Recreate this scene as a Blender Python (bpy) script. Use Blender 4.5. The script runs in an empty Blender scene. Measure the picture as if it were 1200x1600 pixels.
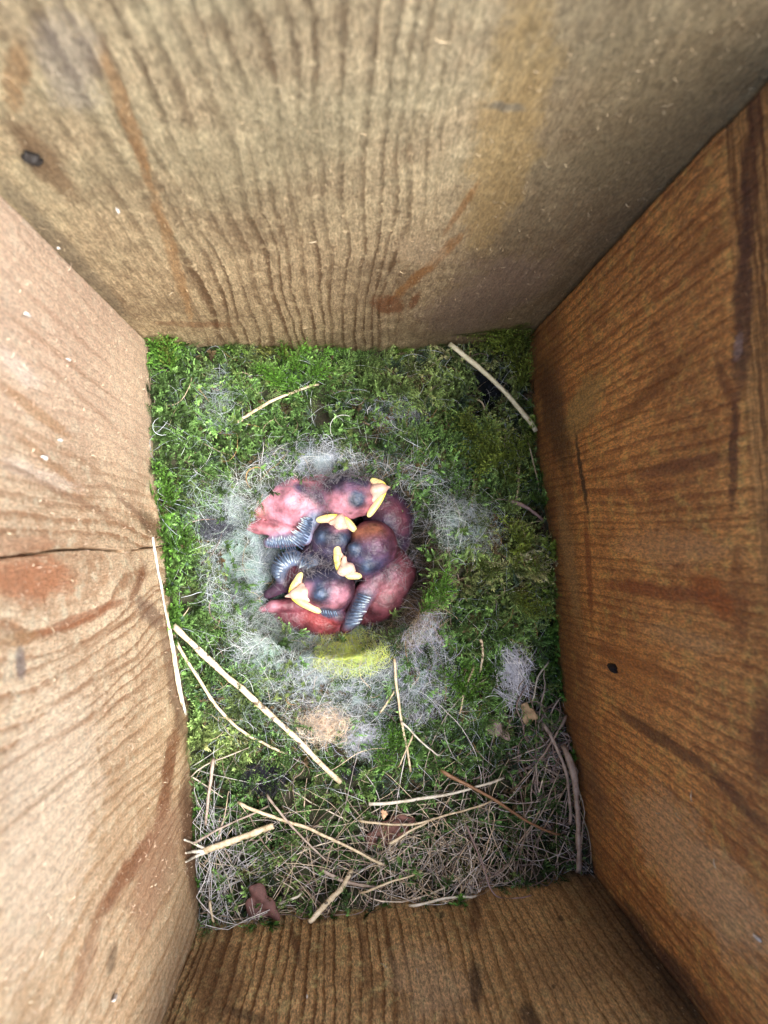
import bpy, math, random
import numpy as np
R = math.radians
rng = np.random.default_rng(11)
random.seed(5)
sc = bpy.context.scene
C = sc.collection
MM = 0.001
# ------------------------------------------------------------ camera, sky, sun, exposure
CAMH = 189.0; FP = 1250.0; VX, VY = 535.0, 845.0; ca, sa = 0.99613, 0.08792
cam = bpy.data.cameras.new('camera'); camo = bpy.data.objects.new('camera', cam); C.objects.link(camo)
camo.location = (0, 0, CAMH*MM); camo.rotation_euler = (0, 0, -math.atan2(sa, ca))
cam.sensor_fit = 'AUTO'; cam.sensor_width = 36; cam.lens = 36*FP/1600
cam.shift_x = (600-VX)/1600; cam.shift_y = (VY-800)/1600
cam.clip_start = 0.002; cam.clip_end = 50
cam.dof.use_dof = True; cam.dof.focus_distance = 0.186; cam.dof.aperture_fstop = 28.1/0.85
sc.camera = camo
SUN_EL, SUN_AZ = 66.0, 122.0       # azimuth clockwise from +Y
w = bpy.data.worlds.new('World'); sc.world = w; w.use_nodes = True
nt = w.node_tree; nt.nodes.clear()
sky = nt.nodes.new('ShaderNodeTexSky'); sky.sky_type = 'NISHITA'; sky.sun_disc = False
sky.sun_elevation = R(SUN_EL); sky.sun_rotation = R(SUN_AZ); sky.dust_density = 3.0; sky.ozone_density = 1.0
bg = nt.nodes.new('ShaderNodeBackground'); bg.inputs['Strength'].default_value = 0.125
wo = nt.nodes.new('ShaderNodeOutputWorld')
nt.links.new(sky.outputs[0], bg.inputs[0]); nt.links.new(bg.outputs[0], wo.inputs[0])
sl = bpy.data.lights.new('sun', 'SUN'); sl.energy = 3.3; sl.angle = R(42); sl.color = (1.0, 0.95, 0.88)
so = bpy.data.objects.new('sun', sl); C.objects.link(so)
so.rotation_euler = (R(90-SUN_EL), 0, R(180-SUN_AZ))
sc.view_settings.view_transform = 'Standard'; sc.view_settings.look = 'None'
sc.view_settings.gamma = 1; sc.view_settings.use_curve_mapping = False
sc.view_settings.exposure = 1.9
sc.render.engine = 'CYCLES'
sc.cycles.max_bounces = 7; sc.cycles.diffuse_bounces = 4

# ------------------------------------------------------------ box frame (mm)
XL, XR, YB, YT = -41.0, 53.9, -86.3, 49.9
def ray(px, py):
    dx, dy = px-VX, py-VY
    return ca*dx-sa*dy, -sa*dx-ca*dy
def P(px, py, z=0.0, inset=0.6):
    a, b = ray(px, py); d = CAMH-z
    lim = d
    if a < 0: lim = min(lim, FP*(XL+inset)/a)
    if a > 0: lim = min(lim, FP*(XR-inset)/a)
    if b < 0: lim = min(lim, FP*(YB+inset)/b)
    if b > 0: lim = min(lim, FP*(YT-inset)/b)
    return np.array([a*lim/FP, b*lim/FP, CAMH-lim])
def WP(wall, px, py):
    """pixel -> (u, v) on a wall: u along it, v the height"""
    a, b = ray(px, py)
    d = FP*{'L': XL/a, 'R': XR/a}[wall] if wall in 'LR' else FP*{'T': YT, 'B': YB}[wall]/b
    return (b*d/FP if wall in 'LR' else a*d/FP), CAMH-d

# ------------------------------------------------------------ numpy noise
_perm = np.random.default_rng(3).random((64, 64, 64)).astype(np.float32)
def vnoise(x, y, z=0.0):
    x = np.asarray(x, float); y = np.asarray(y, float); z = np.asarray(z, float)+0*x
    xi, yi, zi = np.floor(x).astype(int), np.floor(y).astype(int), np.floor(z).astype(int)
    fx, fy, fz = x-xi, y-yi, z-zi
    fx, fy, fz = [f*f*(3-2*f) for f in (fx, fy, fz)]
    def g(a, b, c): return _perm[(xi+a) % 64, (yi+b) % 64, (zi+c) % 64]
    r = 0
    for a in (0, 1):
        for b in (0, 1):
            for c in (0, 1):
                r = r + g(a, b, c)*(fx if a else 1-fx)*(fy if b else 1-fy)*(fz if c else 1-fz)
    return r
def fbm(x, y, z=0.0, o=4):
    r = 0; a = 0.5
    for i in range(o):
        r = r + a*(vnoise(x*2**i+17*i, y*2**i+5*i, z*2**i) - 0.5); a *= 0.5
    return r

# ------------------------------------------------------------ object helpers
def meta(o, label=None, cat=None, group=None, kind=None):
    for k, v in (('label', label), ('category', cat), ('group', group), ('kind', kind)):
        if v: o[k] = v
    return o
def empty(name, loc, label, cat, group=None):
    o = bpy.data.objects.new(name, None); C.objects.link(o); o.location = np.array(loc)*MM
    o.empty_display_size = 0.005
    return meta(o, label, cat, group)
def mesh_obj(name, V, F, mat, parent=None, col=None, uv=None, smooth=True, origin=None):
    V = np.asarray(V, np.float64)
    pl = np.zeros(3)
    if parent is not None:
        q = parent
        while q is not None: pl = pl + np.array(q.location)/MM; q = q.parent
    if origin is None: origin = pl if parent is not None else V.mean(0)
    origin = np.asarray(origin, float)
    me = bpy.data.meshes.new(name)
    Vl = ((V-origin)*MM).astype(np.float32)
    if isinstance(F, np.ndarray):
        k = F.shape[1]; n = len(F)
        me.vertices.add(len(Vl)); me.vertices.foreach_set('co', Vl.ravel())
        me.loops.add(n*k); me.loops.foreach_set('vertex_index', F.astype(np.int32).ravel())
        me.polygons.add(n); me.polygons.foreach_set('loop_start', np.arange(0, n*k, k, dtype=np.int32))
        me.update(calc_edges=True); me.validate()
    else:
        me.from_pydata([tuple(v) for v in Vl], [], [tuple(f) for f in F]); me.validate()
    me.polygons.foreach_set('use_smooth', np.full(len(me.polygons), smooth))
    if col is not None:
        c = np.asarray(col, np.float32)
        if c.ndim == 1: c = np.tile(c, (len(Vl), 1))
        c4 = np.ones((len(Vl), 4), np.float32); c4[:, :3] = c[:, :3]
        at = me.color_attributes.new('col', 'FLOAT_COLOR', 'POINT'); at.data.foreach_set('color', c4.ravel())
    if uv is not None:
        u = me.uv_layers.new(name='grain'); li = np.zeros(len(me.loops), np.int32)
        me.loops.foreach_get('vertex_index', li)
        u.data.foreach_set('uv', np.asarray(uv, np.float32)[li].ravel())
    me.materials.append(mat)
    o = bpy.data.objects.new(name, me); C.objects.link(o)
    if parent is not None: o.parent = parent; o.location = (origin-pl)*MM
    else: o.location = origin*MM
    return o

def tubes(Pts, rad, sides=3):
    """Pts (n,s,3), rad (n,s) -> verts, quads"""
    n, s, _ = Pts.shape
    T = np.gradient(Pts, axis=1); T /= np.linalg.norm(T, axis=2, keepdims=True)+1e-9
    up = np.array([0.13, 0.21, 0.97]); up = up/np.linalg.norm(up)
    A = np.cross(T, up); A /= np.linalg.norm(A, axis=2, keepdims=True)+1e-9
    B = np.cross(T, A)
    V = np.zeros((n, s, sides, 3))
    for k in range(sides):
        t = 2*math.pi*k/sides
        V[:, :, k] = Pts+rad[..., None]*(math.cos(t)*A+math.sin(t)*B)
    idx = np.arange(n*s*sides).reshape(n, s, sides)
    F = []
    for k in range(sides):
        k2 = (k+1) % sides
        F.append(np.stack([idx[:, :-1, k], idx[:, :-1, k2], idx[:, 1:, k2], idx[:, 1:, k]], -1).reshape(-1, 4))
    return V.reshape(-1, 3), np.concatenate(F)

# ------------------------------------------------------------ shader helpers
class E:
    nt = None
    def __init__(s, sock): s.s = sock
    def _m(op, *a, clamp=False):
        n = E.nt.nodes.new('ShaderNodeMath'); n.operation = op; n.use_clamp = clamp
        for i, x in enumerate(a):
            if isinstance(x, E): E.nt.links.new(x.s, n.inputs[i])
            else: n.inputs[i].default_value = float(x)
        return E(n.outputs[0])
    def __add__(s, o): return E._m('ADD', s, o)
    __radd__ = __add__
    def __sub__(s, o): return E._m('SUBTRACT', s, o)
    def __rsub__(s, o): return E._m('SUBTRACT', o, s)
    def __mul__(s, o): return E._m('MULTIPLY', s, o)
    __rmul__ = __mul__
    def __truediv__(s, o): return E._m('DIVIDE', s, o)
    def __rtruediv__(s, o): return E._m('DIVIDE', o, s)
def f_(op, *a, **k): return E._m(op, *a, **k)
def sstep(x, a, b, lo=0., hi=1.):
    n = E.nt.nodes.new('ShaderNodeMapRange'); n.interpolation_type = 'SMOOTHSTEP'
    E.nt.links.new(x.s, n.inputs[0])
    for i, v in enumerate((a, b, lo, hi)): n.inputs[i+1].default_value = v
    return E(n.outputs[0])
def vec(x, y, z=0.0):
    n = E.nt.nodes.new('ShaderNodeCombineXYZ')
    for i, q in enumerate((x, y, z)):
        if isinstance(q, E): E.nt.links.new(q.s, n.inputs[i])
        else: n.inputs[i].default_value = float(q)
    return E(n.outputs[0])
def noise(v, scale=1.0, detail=3.0, rough=0.55, dist=0.0):
    n = E.nt.nodes.new('ShaderNodeTexNoise')
    if v is not None: E.nt.links.new(v.s, n.inputs['Vector'])
    n.inputs['Scale'].default_value = scale; n.inputs['Detail'].default_value = detail
    n.inputs['Roughness'].default_value = rough; n.inputs['Distortion'].default_value = dist
    return E(n.outputs[0])
def cmix(f, a, b, mode='MIX'):
    n = E.nt.nodes.new('ShaderNodeMix'); n.data_type = 'RGBA'; n.blend_type = mode; n.clamp_factor = True
    if isinstance(f, E): E.nt.links.new(f.s, n.inputs[0])
    else: n.inputs[0].default_value = f
    for i, x in ((6, a), (7, b)):
        if isinstance(x, E): E.nt.links.new(x.s, n.inputs[i])
        else: n.inputs[i].default_value = (*x, 1)
    return E(n.outputs[2])
def mat_begin(name):
    m = bpy.data.materials.new(name); m.use_nodes = True; E.nt = m.node_tree
    return m, m.node_tree.nodes['Principled BSDF']
def to(x, sock): E.nt.links.new(x.s, sock)
def bump(h, dist, strength=1.0):
    n = E.nt.nodes.new('ShaderNodeBump'); n.inputs['Distance'].default_value = dist; n.inputs['Strength'].default_value = strength
    to(h, n.inputs['Height']); return E(n.outputs[0])
def attr(name='col'):
    n = E.nt.nodes.new('ShaderNodeAttribute'); n.attribute_name = name; return E(n.outputs['Color'])
def objco():
    n = E.nt.nodes.new('ShaderNodeTexCoord'); return E(n.outputs['Object'])

def vcol_mat(name, rough=0.6, spec=0.4, var=0.35, nscale=900, sss=0.0, sssr=(0.0012, 0.0005, 0.0003), bumpd=0.0, transl=0.0):
    m, b = mat_begin(name)
    n = noise(objco(), nscale, 3)
    k = sstep(n, 0.25, 0.75, 1-var, 1+var)
    c = attr()
    v = E.nt.nodes.new('ShaderNodeVectorMath'); v.operation = 'SCALE'
    to(c, v.inputs[0]); to(k, v.inputs['Scale'])
    to(E(v.outputs[0]), b.inputs['Base Color'])
    b.inputs['Roughness'].default_value = rough; b.inputs['Specular IOR Level'].default_value = spec
    if sss:
        b.inputs['Subsurface Weight'].default_value = sss; b.inputs['Subsurface Radius'].default_value = sssr
        b.inputs['Subsurface Scale'].default_value = 1.0
    if bumpd: to(bump(noise(objco(), nscale*1.5, 4, 0.65), bumpd), b.inputs['Normal'])
    if transl:
        out = E.nt.nodes['Material Output']; t = E.nt.nodes.new('ShaderNodeBsdfTranslucent'); mx = E.nt.nodes.new('ShaderNodeMixShader')
        to(E(v.outputs[0]), t.inputs['Color']); mx.inputs[0].default_value = transl
        E.nt.links.new(b.outputs[0], mx.inputs[1]); E.nt.links.new(t.outputs[0], mx.inputs[2]); E.nt.links.new(mx.outputs[0], out.inputs[0])
    return m

def wood_mat(name, early, late, spacing, ring=0.8, fibre=0.3, knots=(), stains_and_shade=(), warp=1.0, rough=0.65, spec=0.3,
             speck=0.5, extra=None, pre=None, seed=0.0, ringmask=None):
    m, b = mat_begin(name)
    uvn = E.nt.nodes.new('ShaderNodeUVMap'); uvn.uv_map = 'grain'
    sp = E.nt.nodes.new('ShaderNodeSeparateXYZ'); E.nt.links.new(uvn.outputs[0], sp.inputs[0])
    u = E(sp.outputs[0])*100.0; v = E(sp.outputs[1])*100.0
    wu = (noise(vec(u*0.035, v*0.012, seed), 1, 2)-0.5)*(14*warp) + (noise(vec(u*0.25, v*0.09, seed+3), 1, 3)-0.5)*(1.8*warp)+(noise(vec(u*1.3, v*0.7, seed+6), 1, 3)-0.5)*0.9
    g = u+wu
    kn = None; kring = None
    for (ku, kv, kr, stretch) in knots:
        du = u-ku; dv = (v-kv)*(1/stretch)
        r2 = du*du+dv*dv
        g = g-du*(kr*kr)/(r2+kr*kr*0.55)
        rr = f_('SQRT', r2)
        mk = sstep(rr+(noise(vec(u*.3, v*.2, seed+8), 1, 2)-.5)*kr*0.5, kr*0.55, kr*0.85, 1, 0)
        kn = mk if kn is None else f_('MAXIMUM', kn, mk)
        kring = rr if kring is None else f_('MINIMUM', kring, rr)
    ph = g/spacing + (noise(vec(g*0.12, seed, 0.0), 1, 2)-0.5)*3.0
    fr = f_('FRACT', ph)
    late_l = sstep(fr, 0.45, 0.86)*sstep(fr, 0.90, 1.0, 1, 0)
    amp = sstep(noise(vec(g*0.22, v*0.02, seed+5), 1, 3), 0.3, 0.58, 0.5, 1.0)
    d = late_l*amp*ring
    if ringmask is not None: d = d*ringmask(u, v)
    if kn is not None:
        kd = sstep(f_('FRACT', kring*0.55+wu*0.5), 0.3, 1.0)*0.25+0.3
        d = d*(1-kn)+kd*kn
    fib = noise(vec(u*3.2, v*0.28, seed), 1, 5, 0.75)
    fib2 = noise(vec(u*1.1, v*0.9, seed+2), 1, 6, 0.8)
    c = cmix(d, early, late)
    big = noise(vec(u*0.05, v*0.03, seed+11), 1, 4, 0.6)
    c = cmix(sstep(big, 0.35, 0.68, 0, 0.45), c, tuple(0.62*x for x in late))
    c = cmix(sstep(fib, 0.40, 0.66, 0, min(1, fibre*1.9)), c, late)
    c = cmix(sstep(fib2, 0.52, 0.36, 0, 0.5), c, tuple(0.8*x for x in late))
    md = noise(vec(u*0.35, v*0.22, seed+41), 1, 5, 0.7)
    c = cmix(sstep(md, 0.5, 0.68, 0, 0.4), c, tuple(min(.9, 1.35*x) for x in early)); c = cmix(sstep(md, 0.48, 0.34, 0, 0.4), c, late)
    sw = (noise(vec(u*0.3, v*0.16, seed+20), 1, 4, 0.6)-0.5)*2
    if pre is not None: c = pre(u, v, c, fib, fib2, sw)
    # stains
    sw = (noise(vec(u*0.3, v*0.16, seed+20), 1, 4, 0.6)-0.5)*2
    sw2 = (noise(vec(u*0.2, v*0.12, seed+27), 1, 4, 0.6)-0.5)*2
    for (su, sv, M, colr, st) in stains_and_shade:
        du = u-su; dv = v-sv
        a = du*M[0, 0]+dv*M[0, 1]+sw*0.35; q = du*M[1, 0]+dv*M[1, 1]+sw2*0.8
        k = sstep(a*a+q*q+(fib2-0.5)*1.3+(fib-0.5)*2.6, 0.25, 1.35, st, 0)
        c = cmix(k*sstep(fib2, 0.25, 0.6, 0.7, 1.0), c, colr)
    if extra is not None: c = extra(u, v, c, fib, fib2, sw)
    # fine pale raised fibres and pits
    pits = noise(vec(u*2.9, v*0.75, seed+31), 1, 5, 0.85)
    sv_ = E.nt.nodes.new('ShaderNodeVectorMath'); sv_.operation = 'SCALE'; to(c, sv_.inputs[0])
    to(sstep(pits, 0.34, 0.66, 1-speck*1.1, 1+speck*1.3), sv_.inputs['Scale']); c = E(sv_.outputs[0])
    c = cmix(sstep(pits, 0.63, 0.72, 0, .45), c, tuple(min(0.9, 1.3*x+0.1) for x in early))
    to(c, b.inputs['Base Color'])
    b.inputs['Specular IOR Level'].default_value = spec
    to(sstep(fib2, 0.3, 0.7, rough-0.12, rough+0.12), b.inputs['Roughness'])
    h = pits*0.6+fib*0.55-d*0.5+fib2*0.5
    to(bump(h, 0.0016, 0.9), b.inputs['Normal'])
    return m

# ------------------------------------------------------------ nest box boards
def S_(wall, x1, y1, x2, y2, wd, colr, st):
    '''a streak or blotch between two points of a board, wd wide'''
    cx, cy = (x1+x2)/2, (y1+y2)/2; L = max(math.hypot(x2-x1, y2-y1)/2+wd*.6, wd); dx, dy = (x2-x1, y2-y1) if (x1, y1) != (x2, y2) else (1, 0)
    n = math.hypot(dx, dy); dx, dy = dx/n, dy/n
    u, v = WP(wall, cx, cy); e = 1.5
    ux, vx = WP(wall, cx+e, cy); uy, vy = WP(wall, cx, cy+e)
    J = np.linalg.inv(np.array([[(ux-u)/e, (uy-u)/e], [(vx-v)/e, (vy-v)/e]]))
    return (u, v, np.array([[dx/L, dy/L], [-dy/wd, dx/wd]])@J, colr, st)
def wknot(wall, px, py, r, stretch=1.0):
    a, b = ray(px, py); f = FP/abs(a if wall in 'LR' else b); u, v = WP(wall, px, py); return (u, v, r, stretch*f)

OR = (0.36, 0.17, 0.055); RD = (0.22, 0.075, 0.025); DK = (0.06, 0.03, 0.015); YT_ = (0.42, 0.29, 0.12)
def back_extra(u, v, c, fib, fib2, sw):
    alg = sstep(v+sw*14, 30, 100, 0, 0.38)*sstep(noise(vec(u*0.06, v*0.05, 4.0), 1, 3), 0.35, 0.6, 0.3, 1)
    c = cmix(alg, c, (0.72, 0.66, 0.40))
    c = cmix(sstep(u+sw*4, 18, 34, 0, 0.6), c, (0.17, 0.12, 0.06))  # grey-brown right end, with the right board's shade painted in
    return c
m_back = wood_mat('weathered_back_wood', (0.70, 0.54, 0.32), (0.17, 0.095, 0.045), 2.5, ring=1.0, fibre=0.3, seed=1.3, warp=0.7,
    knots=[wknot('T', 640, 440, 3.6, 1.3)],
    stains_and_shade=[S_('T', *q) for q in [(165, 90, 240, 300, 13, OR, .7), (240, 300, 310, 530, 10, (.42, .22, .08), .6), (25, 70, 20, 170, 22, OR, .6), (90, 60, 130, 150, 55, (.40, .35, .29), .55),
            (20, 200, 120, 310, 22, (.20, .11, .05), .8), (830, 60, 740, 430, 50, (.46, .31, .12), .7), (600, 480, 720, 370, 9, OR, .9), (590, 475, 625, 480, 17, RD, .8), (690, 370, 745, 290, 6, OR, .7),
            (620, 385, 690, 400, 22, (.58, .44, .27), .7), (760, 165, 820, 170, 8, (.2, .2, .17), .6), (240, 505, 370, 508, 5, RD, .5), (930, 330, 1120, 90, 95, (.19, .14, .07), .6),  # last blotch: brown wood with the right board's shade painted in
            (670, 510, 830, 430, 45, (.30, .21, .165), .6), (850, 480, 1000, 330, 26, (.15, .11, .06), .55), (640, 480, 655, 460, 6, RD, .8), (10, 290, 230, 530, 14, (.15, .12, .08), .6)]],  # second streak: corner shade painted beside the right board
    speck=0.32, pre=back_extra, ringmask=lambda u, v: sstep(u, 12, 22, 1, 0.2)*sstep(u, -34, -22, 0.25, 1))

def left_extra(u, v, c, fib, fib2, sw):
    # u is world Y; upper part of the picture = +Y is pinkish
    c = cmix(sstep(u+sw*5, 5, 30, 0, 0.5), c, (0.82, 0.62, 0.49))
    c = cmix(sstep(u+sw*5, -45, -18, 0.40, 0), c, (0.66, 0.46, 0.26))
    return c
def cathedral(px, py): return WP('L', px, py)
m_left = wood_mat('pale_side_wood', (0.92, 0.73, 0.50), (0.38, 0.19, 0.09), 2.6, ring=0.85, fibre=0.22, seed=4.1, warp=0.8,
    knots=[wknot('L', 95, 900, 7.5, 1.4), wknot('L', 286, 1320, 4.5, .8)],
    stains_and_shade=[S_('L', *q) for q in [(0, 900, 100, 905, 40, (.46, .19, .09), .9), (0, 850, 90, 850, 14, (.45, .22, .12), .6), (222, 880, 200, 935, 9, RD, .85), (200, 935, 60, 992, 10, (.33, .12, .05), .8), (60, 992, 0, 1005, 12, OR, .6),
            (150, 790, 30, 680, 9, (.40, .2, .09), .6), (0, 600, 120, 690, 10, (.42, .2, .07), .6), (0, 480, 200, 640, 5, (.45, .26, .16), .5), (0, 420, 190, 590, 5, (.5, .3, .2), .45), (0, 650, 200, 760, 6, (.40, .22, .12), .5), (60, 560, 215, 700, 4, (.42, .24, .15), .5), (0, 550, 60, 600, 16, (.95, .82, .7), .6), (10, 720, 130, 770, 14, (.92, .78, .64), .6), (20, 730, 230, 840, 6, (.3, .15, .08), .6), (32, 1010, 34, 1060, 8, (.2, .17, .17), .8),
            (278, 1120, 250, 1290, 11, RD, .9), (250, 1290, 160, 1420, 14, (.25, .09, .035), .85), (160, 1420, 110, 1580, 12, (.33, .16, .08), .6), (275, 1250, 225, 1440, 30, (.38, .2, .12), .7),
            (287, 1220, 302, 1390, 13, (.20, .085, .04), .85), (253, 960, 292, 1180, 11, (.17, .085, .05), .75), (290, 1180, 306, 1430, 9, (.17, .09, .05), .7), (222, 800, 247, 842, 11, (.13, .07, .03), .85),
            (215, 940, 250, 975, 14, (.2, .11, .075), .8), (120, 1090, 40, 1450, 85, (.90, .74, .55), .6), (180, 1470, 172, 1520, 7, DK, .6), (120, 1010, 250, 940, 5, (.3, .14, .06), .6), (60, 1110, 250, 1010, 5, (.34, .17, .08), .55),
            (40, 1180, 250, 1060, 5, (.36, .18, .09), .5), (170, 760, 240, 830, 5, (.25, .13, .08), .6), (0, 1300, 150, 1180, 6, (.4, .23, .12), .45)]],
    pre=left_extra, speck=0.30, ringmask=lambda u, v: sstep(u, 0, 18, 1, 0.6))

def right_extra(u, v, c, fib, fib2, sw):
    # cross-grain strip near the rim beyond the dark knotty seam
    st = noise(vec(u*0.03, v*0.9, 9.0), 1, 5, 0.7)
    strip = sstep(v+sw*0.8, 83.5, 85.5)*sstep(u+sw*3, -20, -6)
    sc_ = cmix(sstep(st, 0.38, 0.62), (0.22, 0.085, 0.022), (0.66, 0.34, 0.11))
    c = cmix(strip, c, sc_)
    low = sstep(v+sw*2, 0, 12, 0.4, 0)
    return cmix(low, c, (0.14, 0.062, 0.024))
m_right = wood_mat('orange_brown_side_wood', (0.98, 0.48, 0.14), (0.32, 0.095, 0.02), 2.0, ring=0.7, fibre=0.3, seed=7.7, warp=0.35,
    stains_and_shade=[S_('R', *q) for q in [(920, 905, 1130, 940, 14, (.33, .085, .018), .85), (1090, 900, 1140, 960, 24, (.44, .12, .02), .85), (980, 745, 1140, 715, 13, RD, .75), (960, 665, 1070, 560, 14, (.26, .09, .02), .7),
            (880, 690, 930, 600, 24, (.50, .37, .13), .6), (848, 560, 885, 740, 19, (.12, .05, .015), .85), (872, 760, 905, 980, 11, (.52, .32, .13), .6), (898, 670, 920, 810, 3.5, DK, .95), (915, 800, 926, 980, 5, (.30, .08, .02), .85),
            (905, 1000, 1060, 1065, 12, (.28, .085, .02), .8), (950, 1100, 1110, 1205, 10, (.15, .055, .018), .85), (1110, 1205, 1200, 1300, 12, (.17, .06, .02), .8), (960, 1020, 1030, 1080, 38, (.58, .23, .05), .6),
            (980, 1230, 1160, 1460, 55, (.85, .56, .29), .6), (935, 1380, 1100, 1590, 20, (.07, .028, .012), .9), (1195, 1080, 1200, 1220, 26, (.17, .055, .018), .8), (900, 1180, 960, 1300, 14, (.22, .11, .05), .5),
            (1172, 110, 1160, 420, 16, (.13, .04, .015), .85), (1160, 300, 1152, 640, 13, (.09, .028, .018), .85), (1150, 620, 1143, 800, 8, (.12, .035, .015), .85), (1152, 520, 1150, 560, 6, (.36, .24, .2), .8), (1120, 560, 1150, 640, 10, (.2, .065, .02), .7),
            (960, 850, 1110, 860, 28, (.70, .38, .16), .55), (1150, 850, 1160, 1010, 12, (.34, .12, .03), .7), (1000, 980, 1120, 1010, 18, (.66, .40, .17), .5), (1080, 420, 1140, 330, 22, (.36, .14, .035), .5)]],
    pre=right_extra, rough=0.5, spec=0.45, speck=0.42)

def front_extra(u, v, c, fib, fib2, sw):
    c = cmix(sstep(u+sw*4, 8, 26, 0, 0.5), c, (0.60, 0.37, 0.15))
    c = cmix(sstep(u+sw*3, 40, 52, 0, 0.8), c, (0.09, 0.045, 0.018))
    return c
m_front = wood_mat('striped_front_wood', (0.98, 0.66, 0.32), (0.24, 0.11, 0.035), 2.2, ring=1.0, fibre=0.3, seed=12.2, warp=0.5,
    stains_and_shade=[S_('B', *q) for q in [(740, 1500, 746, 1570, 11, DK, .85), (745, 1400, 740, 1460, 11, (.17, .07, .025), .8), (820, 1575, 835, 1600, 15, DK, .8), (689, 1429, 692, 1431, 5, DK, .8), (875, 1434, 877, 1436, 5, DK, .8),
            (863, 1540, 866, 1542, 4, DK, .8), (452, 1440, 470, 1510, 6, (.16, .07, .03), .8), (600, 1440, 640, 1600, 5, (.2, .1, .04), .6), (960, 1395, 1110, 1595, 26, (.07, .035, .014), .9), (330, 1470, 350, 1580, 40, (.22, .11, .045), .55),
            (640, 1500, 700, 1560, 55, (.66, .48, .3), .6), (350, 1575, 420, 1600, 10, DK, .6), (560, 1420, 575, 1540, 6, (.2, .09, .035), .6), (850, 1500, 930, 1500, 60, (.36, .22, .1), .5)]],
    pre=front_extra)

m_out = wood_mat('outer_wood', (0.3, 0.22, 0.14), (0.14, 0.09, 0.05), 4)
box = empty('nest_box', (6, -18, -60), 'open wooden nest box of rough sawn brown boards around the mossy nest', 'nest box')
m_fuzz = vcol_mat('wood_fuzz', 0.6, 0.4, 0.3, transl=0.2)

def board(name, wall, u0, u1, v0, v1a, v1b, mat, disp, label, nfuzz, uc=()):
    """inner face as a fine displaced grid, 16 mm thick behind it; top edge slopes from v1a (u0) to v1b (u1)"""
    du = 0.55
    U = list(np.arange(u0, u1, du))+[u1]
    for (a, b_) in uc: U += list(np.arange(a, b_, 0.08))
    U = np.unique(np.round(U, 3)); nv = int((max(v1a, v1b)-v0)/0.75)
    tt = np.linspace(0, 1, nv)
    top = v1a+(v1b-v1a)*(U-u0)/(u1-u0)
    UU = np.repeat(U[:, None], nv, 1); VV = v0+(top[:, None]-v0)*tt[None]
    D = disp(UU, VV)            # positive = towards the inside
    Dz = D.copy()
    def pos(u, v, d):
        if wall == 'L': return np.stack([XL+d, u, v], -1)
        if wall == 'R': return np.stack([XR-d, u, v], -1)
        if wall == 'T': return np.stack([u, YT-d, v], -1)
        return np.stack([u, YB+d, v], -1)
    V1 = pos(UU, VV, Dz); nu = len(U)
    V2 = pos(UU, VV, np.full_like(UU, -16.0))
    V = np.concatenate([V1.reshape(-1, 3), V2.reshape(-1, 3)])
    I = np.arange(nu*nv).reshape(nu, nv)
    q = np.stack([I[:-1, :-1], I[1:, :-1], I[1:, 1:], I[:-1, 1:]], -1).reshape(-1, 4)
    off = nu*nv
    F = [q, q[:, ::-1]+off]
    for a in (I[0], I[-1][::-1], I[:, 0][::-1], I[:, -1]):
        F.append(np.stack([a[:-1], a[1:], a[1:]+off, a[:-1]+off], -1))
    F = np.concatenate(F)
    if wall in 'TR': F = F[:, ::-1]
    uv = np.stack([UU, VV], -1).reshape(-1, 2)/100.0
    uv = np.concatenate([uv, uv])
    o = mesh_obj(name, V, F, mat, box, uv=uv)
    if label: o['label'] = label
    # raised wood fibres
    n = int(nfuzz*.75)
    fu = rng.uniform(u0+1, u1-1, n); fv = rng.uniform(-6, min(v1a, v1b)-4, n)
    keep = fbm(fu*0.08+7, fv*0.06, 3.1) > -0.06-0.15*(rng.random(n)); fu, fv = fu[keep], fv[keep]; n = len(fu)
    L = rng.gamma(1.6, 0.33, n)+0.2; ang = rng.normal(math.pi/2, 0.8, n)
    k = 5; t = np.linspace(0, 1, k)[None]
    curl = rng.normal(0, .55, n)[:, None]
    aa = ang[:, None]+curl*t
    pu = fu[:, None]+np.cumsum(np.cos(aa), 1)*L[:, None]/k; pv = fv[:, None]+np.cumsum(np.sin(aa), 1)*L[:, None]/k
    iu = np.clip(np.searchsorted(U, pu), 0, nu-1); iv = np.clip(((pv-v0)/(top[iu]-v0)*(nv-1)).astype(int), 0, nv-1)
    base = D[iu, iv]
    pd = base+0.05+np.sin(t*math.pi)*rng.uniform(0, 0.35, n)[:, None]+t*rng.uniform(0, 0.5, n)[:, None]
    rad = np.repeat(rng.uniform(0.02, 0.05, n)[:, None], k, 1)*np.array([1, 1, .9, .7, .3])
    Vf, Ff = tubes(pos(pu, pv, pd), rad, 3)
    tone = rng.uniform(0, 1, n)[:, None]**2
    base_c = {'L': (.78, .6, .45), 'R': (.55, .33, .15), 'T': (.55, .43, .27), 'B': (.48, .34, .2)}[wall]
    cf = np.array(base_c)*(0.55+0.9*tone); cf = np.clip(cf, 0, .9)
    fz = mesh_obj('raised_fibre', Vf, Ff, m_fuzz, o, col=np.repeat(cf, k*3, 0)); fz['kind'] = 'stuff'
    return o

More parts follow.
